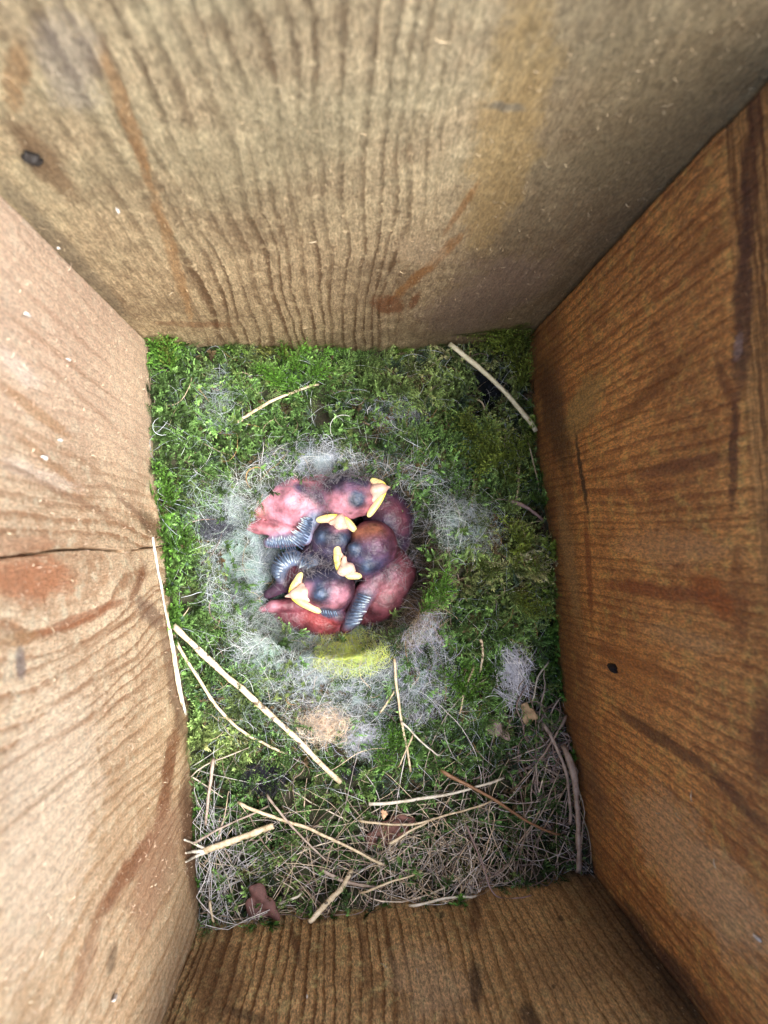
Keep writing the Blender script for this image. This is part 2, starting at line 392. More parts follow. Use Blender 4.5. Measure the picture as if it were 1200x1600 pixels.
def rough_d(u, v, s):
    return 0.55*fbm(u*0.12, v*0.05, s, 3)+0.28*fbm(u*0.9, v*0.35, s+4, 4)
def d_back(u, v):
    g = u+5*fbm(u*0.05, v*0.02, 2)
    return rough_d(u, v, 1.5)+0.10*np.sin(g*2.6)
CRU, CRV = WP('L', 110, 862)
def d_left(u, v):
    ku, kv = WP('L', 175, 900); nu_, nv_ = WP('L', 240, 800)
    d = rough_d(u, v, 5.5)+1.3*np.exp(-((u-ku)/9)**2-((v-kv)/24)**2)
    d += 0.9*np.exp(-((u-nu_)/3.5)**2-((v-nv_)/4)**2)
    # drying crack running up the board, broken once near its middle
    cl = CRU+0.35*np.sin(v*0.12)+0.5*fbm(v*0.3, 0*v, 9)
    wdt = 0.20+0.10*vnoise(v*0.25, 0*v, 3.0)
    on = ((v > 2) & (v < 36)) | (v > 43)
    wdt = np.where(on, wdt, 0)*np.clip((v-2)/8, 0, 1)
    d = d-np.where((np.abs(u-cl) < wdt), 4.0, 0.0)
    return d
def d_right(u, v):
    d = rough_d(u, v, 8.5)+0.07*np.sin((u+4*fbm(u*.05, v*.02, 3))*1.9)
    d -= .5*np.clip((v-82.5)/4.0, 0, 1)*np.clip((u+20)/14, 0, 1)
    
    return d
def d_front(u, v): return rough_d(u, v, 12.5)+0.08*np.sin(u*2.1)

bl = board('wall_board', 'T', XL-16, XR+16, -60, 127, 127, m_back, d_back, 'grey weathered back board with dark parallel grain', 3600)
board('wall_board', 'L', YB+0.3, YT-0.35, -60, 107, 124, m_left, d_left, 'pale pinkish side board with a thin drying crack', 3400, uc=[(CRU-2.2, CRU+2.2)])
board('wall_board', 'R', YB+0.3, YT-0.7, -60, 104, 121, m_right, d_right, 'dark orange brown side board with a knotty seam', 3200)
board('wall_board', 'B', XL-16, XR+16, -60, 82, 82, m_front, d_front, 'short striped front board', 1500)
fl = np.array([[x, y, z] for x in (XL-16, XR+16) for y in (YB-16, YT+16) for z in (-74, -60.5)], float)
mesh_obj('floor_board', fl, [(0, 1, 3, 2), (4, 6, 7, 5), (0, 4, 5, 1), (2, 3, 7, 6), (0, 2, 6, 4), (1, 5, 7, 3)], m_out, box,
         uv=fl[:, :2]/100, smooth=False)

# ------------------------------------------------------------ nest height field
edge_px = [(235, 540), (232, 600), (235, 700), (248, 800), (262, 930), (280, 1040), (298, 1200), (305, 1320), (310, 1450),
           (380, 1447), (450, 1440), (600, 1425), (700, 1410), (850, 1385), (935, 1375),
           (915, 1280), (900, 1200), (880, 1100), (868, 1000), (866, 850), (845, 760), (836, 700), (830, 600), (825, 525),
           (750, 533), (650, 543), (600, 547), (450, 545), (340, 540)]
_e = edge_px+[edge_px[0]]; edge_px = [(a[0]+(b[0]-a[0])*k/8, a[1]+(b[1]-a[1])*k/8) for a, b in zip(_e[:-1], _e[1:]) for k in range(8)]
ctrl = []
for q in edge_px: ctrl.append(P(q[0], q[1], -60, inset=0.2))
ctrl = np.array(ctrl)
inner = [(330, 640, 1), (330, 760, 2), (310, 900, 2), (340, 1010, 1), (330, 1150, -2), (470, 620, 0), (600, 640, -1), (520, 690, 1), (650, 720, -2),
         (760, 720, -5), (720, 840, -1), (780, 900, -1), (740, 980, -1), (700, 1080, 0), (790, 1060, -1), (600, 1150, 1), (500, 1140, 3), (420, 1100, 2),
         (420, 1230, -5), (560, 1230, -3), (700, 1200, -4), (830, 1180, -5), (400, 1330, -8), (560, 1330, -9), (700, 1310, -9), (830, 1300, -9),
         (450, 1400, -9), (620, 1390, -9), (760, 1370, -9), (690, 620, -6), (790, 560, -12), (540, 1050, 2), (400, 980, 2), (350, 860, 2), (650, 960, -1), (680, 880, -1), (570, 700, 0)]
ip = np.array([P(*q) for q in inner])
_c = P(520, 872, -4)
for p in ip:        # the mat sinks towards the back right, as its outline on the boards shows
    w2 = ((ctrl[:, 0]-p[0])**2+(ctrl[:, 1]-p[1])**2+30)**-1.3; ze = (w2*ctrl[:, 2]).sum()/w2.sum()
    p[2] += (ze*.7-min(p[2], 0)*.3)*np.clip((math.hypot((p[0]-_c[0])/25.5, (p[1]-_c[1])/23)-1.15)/.7, 0, 1)
ctrl = np.concatenate([ctrl, ip])
0 and print('edge z', np.round(ctrl[:len(edge_px), 2], 1))
GX = np.linspace(XL, XR, 191); GY = np.linspace(YB, YT, 273)
gx, gy = np.meshgrid(GX, GY, indexing='ij')
d2 = (gx[..., None]-ctrl[:, 0])**2+(gy[..., None]-ctrl[:, 1])**2+3.0
wt = d2**-1.8*np.concatenate([np.full(len(edge_px), .12), np.ones(len(inner))])
H = (wt*ctrl[:, 2]).sum(-1)/wt.sum(-1)
cupc = P(520, 872, -4)
CUPX, CUPY = cupc[0], cupc[1]
def cupr(x, y):
    return np.sqrt(((x-CUPX)/25.5)**2+((y-CUPY)/23)**2)
r = cupr(gx, gy)
H = H-25*np.clip(1-r**3.2, 0, 1)**0.7+1.2*np.exp(-((r-1.12)/0.16)**2)
hole = P(765, 605, -10); H -= 17*np.exp(-((gx-hole[0])/3.6)**2-((gy-hole[1])/5.5)**2)
for (hx, hy, hd, hr) in ((725, 640, 4, 4), (415, 1212, 4, 4), (300, 1105, 5, 3), (620, 1290, 3, 5), (250, 880, 3, 3), (545, 1205, 3, 2.5), (900, 1380, 6, 4), (655, 850, 7, 3.5), (648, 905, 4, 3)):
    q = P(hx, hy, -3); H -= hd*np.exp(-((gx-q[0])**2+(gy-q[1])**2)/hr**2)
wd = np.minimum(np.minimum(gx-XL, XR-gx), np.minimum(gy-YB, YT-gy)); H += 3.8*fbm(gx*0.16, gy*0.16, 1.7, 3)*np.clip(r*1.2-.5, 0.15, 1)*np.clip(wd/9, .15, 1)
def Hf(x, y):
    fx = np.clip((np.asarray(x, float)-XL)/(XR-XL)*(len(GX)-1), 0, len(GX)-1.001); fy = np.clip((np.asarray(y, float)-YB)/(YT-YB)*(len(GY)-1), 0, len(GY)-1.001)
    i, j = fx.astype(int), fy.astype(int); a, b = fx-i, fy-j
    return H[i, j]*(1-a)*(1-b)+H[i+1, j]*a*(1-b)+H[i, j+1]*(1-a)*b+H[i+1, j+1]*a*b
def onnest(px, py, dz=0.0):
    """point where the pixel's ray meets the nest surface, raised by dz"""
    z = 0.0
    for _ in range(12):
        p = P(px, py, z); z = 0.5*z+0.5*(float(Hf(p[0], p[1]))+dz)
    return P(px, py, z)
def topx(x, y, z):
    """world -> pixel (used only to look up which zone of the nest a point is in)"""
    d = CAMH-z; a = x*FP/d; b = y*FP/d
    return VX+ca*a-sa*b, VY-(sa*a+ca*b)

nest = empty('bird_nest', (6, -18, -40), 'deep green moss nest lined with grey hair and edged with dry roots', 'nest')
m, b = mat_begin('nest_litter')
oc = objco(); n1 = noise(oc, 220, 5, 0.7); n2 = noise(oc, 900, 4, 0.7)
c = cmix(sstep(n1, .35, .65), (0.035, 0.028, 0.016), (0.035, 0.05, 0.016)); c = cmix(sstep(n2, .5, .75), c, (0.10, 0.085, 0.05))
sx = E.nt.nodes.new('ShaderNodeSeparateXYZ'); to(attr(), sx.inputs[0]); wm = E(sx.outputs[1])
c = cmix(sstep(wm, .05, .35), c, attr()); c = cmix(sstep(noise(oc, 1500, 5, .8), .42, .6, .0, .25), c, (.02, .03, .02))
to(c, b.inputs['Base Color']); b.inputs['Roughness'].default_value = 0.95
to(bump(n2+n1, 0.0015), b.inputs['Normal']); m_litter = m
nx, ny = gx.shape; I = np.arange(nx*ny).reshape(nx, ny)
Hb = H-2.6+1.0*fbm(gx*0.8, gy*0.8, 5, 3)
Vt = np.stack([gx, gy, Hb], -1).reshape(-1, 3); Vb = Vt.copy(); Vb[:, 2] = -60
q = np.stack([I[:-1, :-1], I[1:, :-1], I[1:, 1:], I[:-1, 1:]], -1).reshape(-1, 4)
Fl = [q, q[:, ::-1]+nx*ny]
for a in (I[0], I[-1][::-1], I[:, 0][::-1], I[:, -1]): Fl.append(np.stack([a[1:], a[:-1], a[:-1]+nx*ny, a[1:]+nx*ny], -1))
FLUFF = [(372, 870, 62, 105), (490, 722, 80, 32), (440, 1025, 85, 55), (545, 1080, 100, 50), (570, 1155, 40, 28), (500, 1140, 60, 30), (735, 820, 55, 42), (662, 1050, 40, 75), (670, 985, 30, 35)]
pxg, pyg = topx(gx, gy, H); fm = np.zeros_like(H)
for (a0, b0, a1, b1) in FLUFF: fm = np.maximum(fm, np.clip(1.5*np.exp(-((pxg-a0)/a1)**2-((pyg-b0)/b1)**2)-.35, 0, 1))
fm = np.maximum(fm, np.clip((1.12-cupr(gx, gy))*4, 0, 1)*np.clip((CUPX+13-gx)/10, 0, 1))
fm *= np.clip(.75+2.6*fbm(gx*.5, gy*.5, 8.8, 4), 0, 1)
Vt[:, 2] += (fm*1.7).ravel(); fc = np.concatenate([fm.ravel(), np.zeros(nx*ny)])[:, None]
tint = fbm(gx*.2, gy*.2, 3.3, 3).ravel(); tint = np.concatenate([tint, tint])[:, None]
bc = (1-fc)*np.array([0, 0, 0])+fc*(np.array([.30, .42, .41])+tint*np.array([.5, .2, .7]))
mesh_obj('litter_bed', np.concatenate([Vt, Vb]), np.concatenate(Fl), m_litter, nest, col=np.clip(bc, 0, .8))

# ------------------------------------------------------------ moss
def leaf_quads(cent, dirs, nor, L, W):
    """pointed leaf = 2 tris sharing a fold; returns (n,4,3)"""
    side = np.cross(dirs, nor); side /= np.linalg.norm(side, axis=1, keepdims=True)+1e-9
    n = cent; L = L[:, None]; W = W[:, None]
    a = n; b_ = n+dirs*L*0.42+side*W*0.5+nor*W*0.18; c_ = n+dirs*L+nor*L*0.12; d_ = n+dirs*L*0.42-side*W*0.5+nor*W*0.18
    return np.stack([a, b_, c_, d_], 1)
def shoot(start, d, length, rs, leafL, dens=3.2, curl=0.5):
    k = max(3, int(length*dens)); t = np.linspace(0, 1, k)
    d = d/np.linalg.norm(d); bend = rs.normal(0, curl, 3)
    pts = start+d*length*t[:, None]+bend*length*0.3*(t**2)[:, None]
    tg = np.gradient(pts, axis=0) if k > 1 else np.tile(d, (k, 1)); tg /= np.linalg.norm(tg, axis=1, keepdims=True)
    Q = []; Cc = []
    for rep in range(2):
        ph = np.arange(k)*2.4+rep*math.pi+rs.random(k)
        u = np.cross(tg, [0.3, 0.2, 1]); u /= np.linalg.norm(u, axis=1, keepdims=True); v = np.cross(tg, u)
        out = np.cos(ph)[:, None]*u+np.sin(ph)[:, None]*v
        dr = out*0.85+tg*0.75; dr /= np.linalg.norm(dr, axis=1, keepdims=True)
        no = tg*0.8-out*0.5; no /= np.linalg.norm(no, axis=1, keepdims=True)
        Ls = leafL*(1.1-0.55*t)*rs.uniform(0.75, 1.2, k)
        Q.append(leaf_quads(pts, dr, no, Ls, Ls*0.46)); Cc.append(0.4+1.1*t)
    return np.concatenate(Q), np.concatenate(Cc), pts
def proto(kind, seed):
    rs = np.random.default_rng(seed); Q = []; Cc = []
    if kind == 'tuft':
        for i in range(rs.integers(3, 6)):
            d = np.array([rs.normal(0, .75), rs.normal(0, .75), 1.0])
            a, c_, _ = shoot(np.array([rs.normal(0, .7), rs.normal(0, .7), 0]), d, rs.uniform(2.8, 5.4), rs, 1.25, 2.4)
            Q.append(a); Cc.append(c_)
    else:
        L = rs.uniform(6, 11)
        a, c_, pts = shoot(np.zeros(3), np.array([1, 0, .25]), L, rs, 0.95, 2.2, 0.35); Q.append(a); Cc.append(c_)
        nb = int(L*1.5)
        for i in range(1, nb):
            f = i/nb; p = pts[int(f*(len(pts)-1))]; s = 1 if i % 2 else -1
            bl_ = (0.42*L)*(1-f)**0.7*rs.uniform(.75, 1.15)
            if bl_ < .8: continue
            a, c_, _ = shoot(p, np.array([.75, s*0.85, .18+rs.normal(0, .12)]), bl_, rs, 0.9, 2.3, 0.3); Q.append(a); Cc.append(c_)
    Q = np.concatenate(Q); Cc = np.concatenate(Cc)
    return Q.reshape(-1, 3), np.repeat(Cc, 4)
P_t = [proto('tuft', i) for i in range(9)]; P_p = [proto('frond', 50+i) for i in range(8)]
def rotm(yaw, tx, ty):
    cy, sy = math.cos(yaw), math.sin(yaw); Rz = np.array([[cy, -sy, 0], [sy, cy, 0], [0, 0, 1]])
    cx, sx = math.cos(tx), math.sin(tx); Rx = np.array([[1, 0, 0], [0, cx, -sx], [0, sx, cx]])
    c2, s2 = math.cos(ty), math.sin(ty); Ry = np.array([[c2, 0, s2], [0, 1, 0], [-s2, 0, c2]])
    return Rz@Rx@Ry
# colour zones of the moss
DG = np.array([.040, .095, .018]); MG = np.array([.088, .19, .030]); BG = np.array([.14, .33, .045]); OL = np.array([.18, .24, .05]); YG = np.array([.28, .38, .07])
BR = np.array([.13, .085, .035]); BL = np.array([.06, .12, .07])
zones = [(460, 590, 60, 30, BG), (300, 580, 60, 50, MG), (300, 720, 60, 90, MG), (300, 900, 50, 120, MG), (650, 590, 70, 50, OL), (790, 680, 45, 45, OL), (800, 560, 40, 40, OL),
         (700, 690, 50, 50, MG), (560, 620, 60, 50, MG), (810, 880, 60, 60, YG), (760, 960, 60, 60, MG), (730, 910, 30, 18, BR), (680, 930, 25, 40, BG), (740, 1090, 60, 35, MG), (600, 1190, 60, 25, BG),
         (340, 1160, 40, 30, OL), (500, 1210, 60, 40, MG), (430, 1370, 40, 25, OL), (360, 1350, 30, 30, MG), (440, 1090, 60, 15, OL), (640, 1330, 12, 12, MG), (390, 700, 50, 50, MG), (590, 560, 50, 20, MG), (420, 560, 40, 20, BR)]
def zone_color(px, py):
    base = DG*1.5; acc = base*0.5; s = 0.5
    for (zx, zy, rx, ry, c_) in zones:
        k = math.exp(-((px-zx)/rx)**2-((py-zy)/ry)**2)*1.6; acc = acc+c_*k; s += k
    return acc/s
V_, F_, C_ = [], [], []; nv = 0
def put(pr, p, M, s, colr):
    global nv
    v, cc = pr
    V_.append((v*s)@M.T+p); C_.append(colr[None]*cc[:, None]); nv += len(v)
def moss_density(px, py, rr):
    d = 1.0
    if rr < 1.0: return 0.0 if rr < .9 else 0.25
    if rr < 1.25: d *= 0.45
    if py > 1180: d *= 0.42
    if py > 1180 and 300 < px < 440 : d *= 1.6
    if math.hypot(px-655, (py-855)*.7) < 26: return .05
    for (zx, zy, rx, ry) in ((450, 1030, 80, 50), (560, 1080, 100, 55), (660, 1050, 45, 65), (740, 820, 60, 35), (500, 715, 80, 40), (370, 870, 45, 90), (340, 620, 22, 40), (500, 1130, 60, 35), (330, 780, 40, 20)):
        d *= 1-0.62*math.exp(-((px-zx)/rx)**2-((py-zy)/ry)**2)
    for (zx, zy, rx, ry) in ((765, 605, 28, 40), (415, 1212, 32, 26), (335, 828, 22, 16), (800, 1050, 34, 46), (545, 1022, 62, 30), (505, 1130, 40, 25), (545, 1203, 16, 14), (495, 645, 30, 30)):
        d *= 1-0.95*math.exp(-(((px-zx)/rx)**2+((py-zy)/ry)**2)**2)
    return d
rs = np.random.default_rng(77)
for i in range(5600):
    x = rs.uniform(XL+1.2, XR-1.2); y = rs.uniform(YB+1.2, YT-1.2); z = float(Hf(x, y)); px, py = topx(x, y, z)
    if rs.random() > moss_density(px, py, float(cupr(x, y))): continue
    nse = float(fbm(x*.12, y*.12, 6.6)); colr = zone_color(px, py)*(1+1.8*nse)*rs.choice([.45, .8, 1.2, 1.9], p=[.25, .3, .3, .15])*1.7
    if rs.random() < .13: colr = colr*0.4+OL*0.6
    if rs.random() < .07: colr = BL*rs.uniform(.7, 1.4)
    if rs.random() < .05: colr = BR
    colr = (colr*.76+colr.mean()*.24)*.93; colr = np.clip(colr, .008, .5)
    if rs.random() < .6: put(P_t[rs.integers(9)], np.array([x, y, z-rs.uniform(1.0, 3.0)]), rotm(rs.uniform(0, 6.28), rs.normal(0, .45), rs.normal(0, .45)), rs.uniform(.65, 1.1), colr)
    else: put(P_p[rs.integers(8)], np.array([x, y, z-rs.uniform(-.3, 1.8)]), rotm(rs.uniform(0, 6.28), rs.normal(0, .35), rs.normal(-.1, .35)), rs.uniform(.5, .85), colr)
for i in range(420):      # sprigs pushed up against the boards
    sd = rs.integers(4); tt0 = rs.random()
    x, y = [(XL+.8, YB+tt0*(YT-YB)), (XR-.8, YB+tt0*(YT-YB)), (XL+tt0*(XR-XL), YT-.8), (XL+tt0*(XR-XL), YB+.8)][sd]
    z = float(Hf(x, y)); px, py = topx(x, y, z)
    if fbm(x*.15, y*.15, 9.9) < -.02 or (py > 1180 and rs.random() < .75): continue
    put(P_t[rs.integers(9)], np.array([x, y, z+rs.uniform(-1.5, 2.4)]), rotm(rs.uniform(0, 6.28), rs.normal(0, .6), rs.normal(0, .6)), rs.uniform(.6, 1.0), np.clip(zone_color(px, py)*rs.uniform(.8, 2.2), .01, .5))
# specific larger fronds: yellow olive fans on the right, bright sprig above, corner tuft climbing the wall
for (px, py, ang, s, colr, dz) in [(800, 710, 150, 1.0, YG, 2), (770, 720, 110, 1.0, YG*.9, 2), (745, 700, 95, .9, OL, 2), (830, 690, 160, .8, YG, 1.5), (740, 745, 60, .9, OL, 1.5), (780, 760, 40, .9, OL, 1),
                                  (800, 560, 120, 1.1, YG, 4), (790, 545, 100, 1.0, YG*.8, 4), (815, 580, 80, .9, OL, 4), (820, 600, 70, .8, YG, 3), (765, 530, 165, 1.0, OL, 4), (812, 540, 110, .8, OL, 4),
                                  (470, 610, 100, .8, BG*1.2, 2), (445, 575, 70, .7, BG, 2), (490, 600, 30, .7, BG, 2), (440, 600, 130, .6, BG, 2),
                                  (672, 930, 80, .8, BG, 2), (660, 950, 70, .7, BG*.9, 2), (275, 580, 100, .9, BG*.8, 2), (255, 560, 80, .9, OL, 2),
                                  (820, 900, 60, .9, YG, 2), (830, 860, 100, .9, YG, 2), (800, 930, -30, .9, YG*.8, 2), (775, 890, 150, .9, OL, 2), (270, 790, 80, .9, BG*.7, 2), (290, 870, 100, .9, BG*.7, 2),
                                  (720, 1080, 60, .8, BG*.8, 2), (745, 1100, 120, .8, BG*.7, 2), (590, 1190, 40, .7, BG*.8, 2), (615, 1175, 100, .7, BG*.8, 2)]:
    s *= 1.35; dz *= 1.5
    for j in range(3):
        p = onnest(px+rs.normal(0, 8), py+rs.normal(0, 8), dz)
        put(P_p[rs.integers(8)], p, rotm(R(ang+rs.normal(0, 22)), rs.normal(0, .25), rs.normal(-.05, .25)), s*rs.uniform(.8, 1.05), np.asarray(colr)*rs.uniform(.7, 1.1))
VM = np.concatenate(V_); CM = np.concatenate(C_); VM[:, 0] = np.clip(VM[:, 0], XL+.3, XR-.3); VM[:, 1] = np.clip(VM[:, 1], YB+.3, YT-.4)
FM = np.arange(len(VM)).reshape(-1, 4)
print('moss leaves', len(FM))
m_moss = vcol_mat('moss_leaf', 0.55, 0.35, 0.3, 500, transl=0.35)
mo = mesh_obj('moss', VM, FM, m_moss, nest, col=CM, smooth=False); mo['kind'] = 'stuff'

# ------------------------------------------------------------ fibres
m_hair = vcol_mat('pale_hair', 0.5, 0.3, 0.2, transl=0.35)
m_root = vcol_mat('dry_root', 0.65, 0.3, 0.35, 700)
def fibres(n, sampler, L, curl, rad, cols, lift=(0, 1.5), k=9, heading=None, bounds=True, wav=0.0, tone=0.25):
    x, y = sampler(n); n = len(x)
    Ls = L*rs.uniform(.5, 1.4, n); a0 = rs.uniform(0, 2*math.pi, n) if heading is None else rs.normal(heading, .6, n)
    cu = rs.normal(0, curl, n); t = np.linspace(0, 1, k)
    a = a0[:, None]+cu[:, None]*t[None]*2+np.cumsum(rs.normal(0, .13*curl+.02, (n, k)), 1)
    st = (Ls/k)[:, None]
    X = x[:, None]+np.cumsum(np.cos(a)*st, 1)-(np.cos(a)*st).sum(1, keepdims=True)/2
    Y = y[:, None]+np.cumsum(np.sin(a)*st, 1)-(np.sin(a)*st).sum(1, keepdims=True)/2
    X = np.where(X < XL+.4, 2*(XL+.4)-X, np.where(X > XR-.4, 2*(XR-.4)-X, X)); Y = np.where(Y < YB+.4, 2*(YB+.4)-Y, np.where(Y > YT-.4, 2*(YT-.4)-Y, Y))
    lf = rs.uniform(*lift, n)[:, None]; Z = Hf(X, Y)
    Zs = Z.mean(1, keepdims=True)*.35+Z*.65
    tz = rs.normal(0, .8, n)[:, None]*(t-.5)[None]*1.5+np.sin(t[None]*math.pi)*rs.uniform(-.3, 1.0, n)[:, None]
    Pt = np.stack([X, Y, Zs+lf+tz], -1)
    rd = (rad*rs.uniform(.6, 1.5, n))[:, None]*(1-.5*np.abs(2*t-1)**3)[None]
    V, F = tubes(Pt, rd, 3)
    cols = np.asarray(cols); c_ = cols[rs.integers(len(cols), size=n)]*(1+rs.uniform(-tone, tone, n))[:, None]
    return V, F, np.repeat(np.clip(c_, 0, .95), k*3, 0)
def merge(parts):
    Vs, Fs, Cs = [], [], []; o = 0
    for (v, f, c_) in parts: Vs.append(v); Fs.append(f+o); Cs.append(c_); o += len(v)
    return np.concatenate(Vs), np.concatenate(Fs), np.concatenate(Cs)
def blob(px, py, rx, ry):
    def s(n):
        ang = rs.uniform(0, 6.283, n); r_ = np.sqrt(rs.random(n))*1.1
        q = onnest(px, py); d = (CAMH-q[2])/FP
        a = np.cos(ang)*r_*rx*d; b_ = np.sin(ang)*r_*ry*d
        return q[0]+ca*a+sa*b_*-1, q[1]-sa*a-ca*b_
    return s
WH = (.78, .84, .92); GY_ = (.42, .48, .56); GG = (.50, .64, .56); LV = (.60, .60, .80); TN = (.46, .37, .26); PU = (.22, .165, .15)
lin = []
for (px, py, rx, ry, n, cols) in [(378, 870, 44, 90, 1300, (GG, WH, GY_)), (490, 722, 75, 32, 700, (GY_, WH)), (440, 1025, 75, 50, 1100, (WH, GY_, GG)), (545, 1080, 95, 50, 1200, (WH, GY_)),
                                  (570, 1155, 35, 25, 260, (WH, LV)), (490, 1130, 60, 35, 300, (WH, TN)), (735, 820, 60, 45, 620, (WH, GG)), (660, 1050, 42, 70, 700, (LV, WH)), (665, 990, 35, 40, 260, (LV, TN)),
                                  (650, 900, 40, 60, 420, (PU, TN)), (630, 960, 30, 40, 300, (PU, TN)), (680, 770, 60, 50, 320, (GY_, WH)), (620, 650, 50, 25, 220, (GY_, LV)), (340, 620, 22, 50, 230, (GG, GY_)),
                                  (330, 790, 40, 40, 260, (GG, GY_)), (700, 1110, 60, 40, 150, (WH, GG)), (540, 985, 110, 22, 260, (GG, TN)), (545, 1005, 60, 20, 260, (GG, WH)), (545, 1045, 60, 18, 200, (GG, WH)), (505, 1130, 45, 26, 160, (WH, GY_)), (400, 985, 40, 30, 350, (WH, GG)), (385, 770, 30, 40, 260, (WH, GG)), (380, 1110, 60, 40, 220, (GY_, GG)), (600, 735, 50, 20, 200, (GY_, TN))]:
    lin.append(fibres(int(n*.95), blob(px, py, rx, ry), 6.0, .7, 0.016, cols, (-1.2, 1.6)))
    lin.append(fibres(int(n*.05), blob(px, py, rx, ry), 8, .5, 0.035, cols, (-.5, 2.0)))
# scattered white threads over the whole mat
lin.append(fibres(1100, lambda n: (rs.uniform(XL+2, XR-2, n), rs.uniform(-60, YT-2, n)), 7, .7, 0.03, (WH, GY_), (-.5, 2.0)))
lin.append(fibres(260, lambda n: (rs.uniform(XL+2, XR-2, n), rs.uniform(-60, YT-2, n)), 9, .7, 0.05, (WH, GY_, TN), (-.5, 2.0)))
V, F, c_ = merge(lin); keep = None
o = mesh_obj('hair_lining', V, F, m_hair, nest, col=c_); o['kind'] = 'stuff'
def lower(n): 
    return rs.uniform(XL+1, XR-1, n), YB+1+np.abs(rs.normal(0, 15, n)).clip(0, 34)
rt = [fibres(60, lower, 26, .25, 0.17, ((.34, .27, .2), (.20, .15, .12), (.50, .44, .36)), (-1.5, 1.6), k=12),
      fibres(250, lower, 16, .6, 0.10, ((.24, .18, .13), (.13, .10, .09), (.16, .13, .12), (.12, .08, .05), (.05, .037, .028), (.07, .05, .04)), (-3.5, 1.6), k=12),
      fibres(170, lower, 26, .4, 0.085, ((.50, .48, .48), (.30, .27, .26), (.55, .46, .34)), (-1, 2.8), k=12),
      fibres(60, lower, 17, 1.6, 0.11, (PU, (.38, .32, .25)), (-1, 2.2), k=14),
      fibres(80, blob(700, 1335, 80, 50), 24, 2.4, 0.10, (TN, (.5, .45, .4)), (-1, 2), k=20),
      fibres(90, blob(860, 1190, 50, 80), 17, 1.3, 0.17, (PU, (.33, .28, .25)), (-1.5, 2), k=14),
      fibres(55, blob(345, 1360, 40, 80), 20, .25, 0.08, ((.40, .40, .42),), (0, 2.5), k=8, heading=math.pi/2),
      fibres(200, lambda n: (rs.uniform(XL+2, XR-2, n), rs.uniform(-55, YT-2, n)), 9, .8, 0.11, (TN, BR*2, PU), (-1.5, 1.5))]
V, F, c_ = merge(rt); o = mesh_obj('root_tangle', V, F, m_root, nest, col=c_); o['kind'] = 'stuff'

# ------------------------------------------------------------ tufts of wool and feather lying in the nest, dark fibres for a hole's shade
m_wool = vcol_mat('wool', 0.7, 0.2, 0.25, 400, transl=0.3)
def tuft(name, label, cat, px, py, rx, ry, colr, n=500, h=1.6, rad=.05, L=5, curl=1.2, heading=None, group=None):
    c0 = onnest(px, py, .4); d = (CAMH-c0[2])/FP
    # soft core
    nu_, nv_ = 26, 10; Vc = []
    for i in range(nu_):
        a = 2*math.pi*i/nu_
        for j in range(nv_):
            r_ = (j+.3)/nv_; rr = r_*(1+.35*math.sin(3*a+px)+.18*math.sin(7*a))*.66
            ax, by = rx*d*rr*math.cos(a), ry*d*rr*math.sin(a)
            x, y = c0[0]+ca*ax-sa*by, c0[1]-sa*ax-ca*by
            Vc.append((x, y, float(Hf(x, y))+h*(1-r_**2)*(.55+1.2*float(vnoise(x*.7, y*.7, 2.0)))-1.0*r_))
    F = [(i*nv_+j, ((i+1) % nu_)*nv_+j, ((i+1) % nu_)*nv_+j+1, i*nv_+j+1) for i in range(nu_) for j in range(nv_-1)]
    F.append(tuple(i*nv_ for i in range(nu_))[::-1])
    top = [tuple(f) for f in F]
    Vc = np.array(Vc); Vb = Vc.copy(); Vb[:, 2] -= .7; nb = len(Vc)
    F = top+[tuple(q+nb for q in f[::-1]) for f in top]+[(i*nv_+nv_-1, ((i+1) % nu_)*nv_+nv_-1, ((i+1) % nu_)*nv_+nv_-1+nb, i*nv_+nv_-1+nb) for i in range(nu_)]
    e = empty(name, c0, label, cat, group)
    mesh_obj('core', np.concatenate([Vc, Vb]), F, m_wool, e, col=np.array(colr)*.8)
    v, f, c_ = fibres(n, blob(px, py, rx, ry), L, curl, rad, (colr, np.array(colr)*1.25, np.array(colr)*.7), (0, h+.7), heading=heading)
    o = mesh_obj('loose_fibre', v, f, m_wool, e, col=c_); o['kind'] = 'stuff'
tuft('wool_tuft', 'bright yellow green wool tuft on the nest rim just below the chicks', 'wool tuft', 547, 1022, 52, 24, (.72, .88, .22), 620, 1.0, rad=.028)
tuft('wool_tuft', 'pale peach wool tuft between the yellow wool and the long broken stem', 'wool tuft', 507, 1132, 36, 21, (.80, .64, .50), 420, 1.2, rad=.03)
tuft('fibre_pad', 'matted pad of white crossed fibres on moss near the right board', 'fibre pad', 803, 1050, 27, 42, (.74, .76, .86), 210, .5, rad=.08, L=8, curl=.25, heading=-1.0)
tuft('wool_tuft', 'bluish white wool wisp below and right of the peach tuft', 'wool tuft', 568, 1155, 24, 18, (.72, .76, .88), 420, 1.0, rad=.022)
tuft('feather_or_shade_tuft', 'black downy tuft under the long broken stem, above the root tangle', 'feather tuft', 415, 1212, 30, 22, (.035, .035, .05), 420, 1.4, L=3, curl=.6, heading=1.57)
tuft('feather_or_shade_tuft', 'tiny black downy tuft beside the lower tip of the long broken stem', 'feather tuft', 546, 1204, 13, 11, (.035, .035, .05), 140, 1.0, L=2)
tuft('feather_or_shade_tuft', 'slate grey downy tuft in the moss left of the chicks', 'feather tuft', 337, 826, 22, 14, (.08, .085, .11), 260, 1.2, L=3)
tuft('feather_or_shade_tuft', 'dark fibres added as shade in the hollow under the thick straw by the back corner', 'feather tuft', 762, 610, 26, 34, (.025, .03, .04), 260, 1.0, L=4)  # black fibres stand in for the shade inside this moss hole

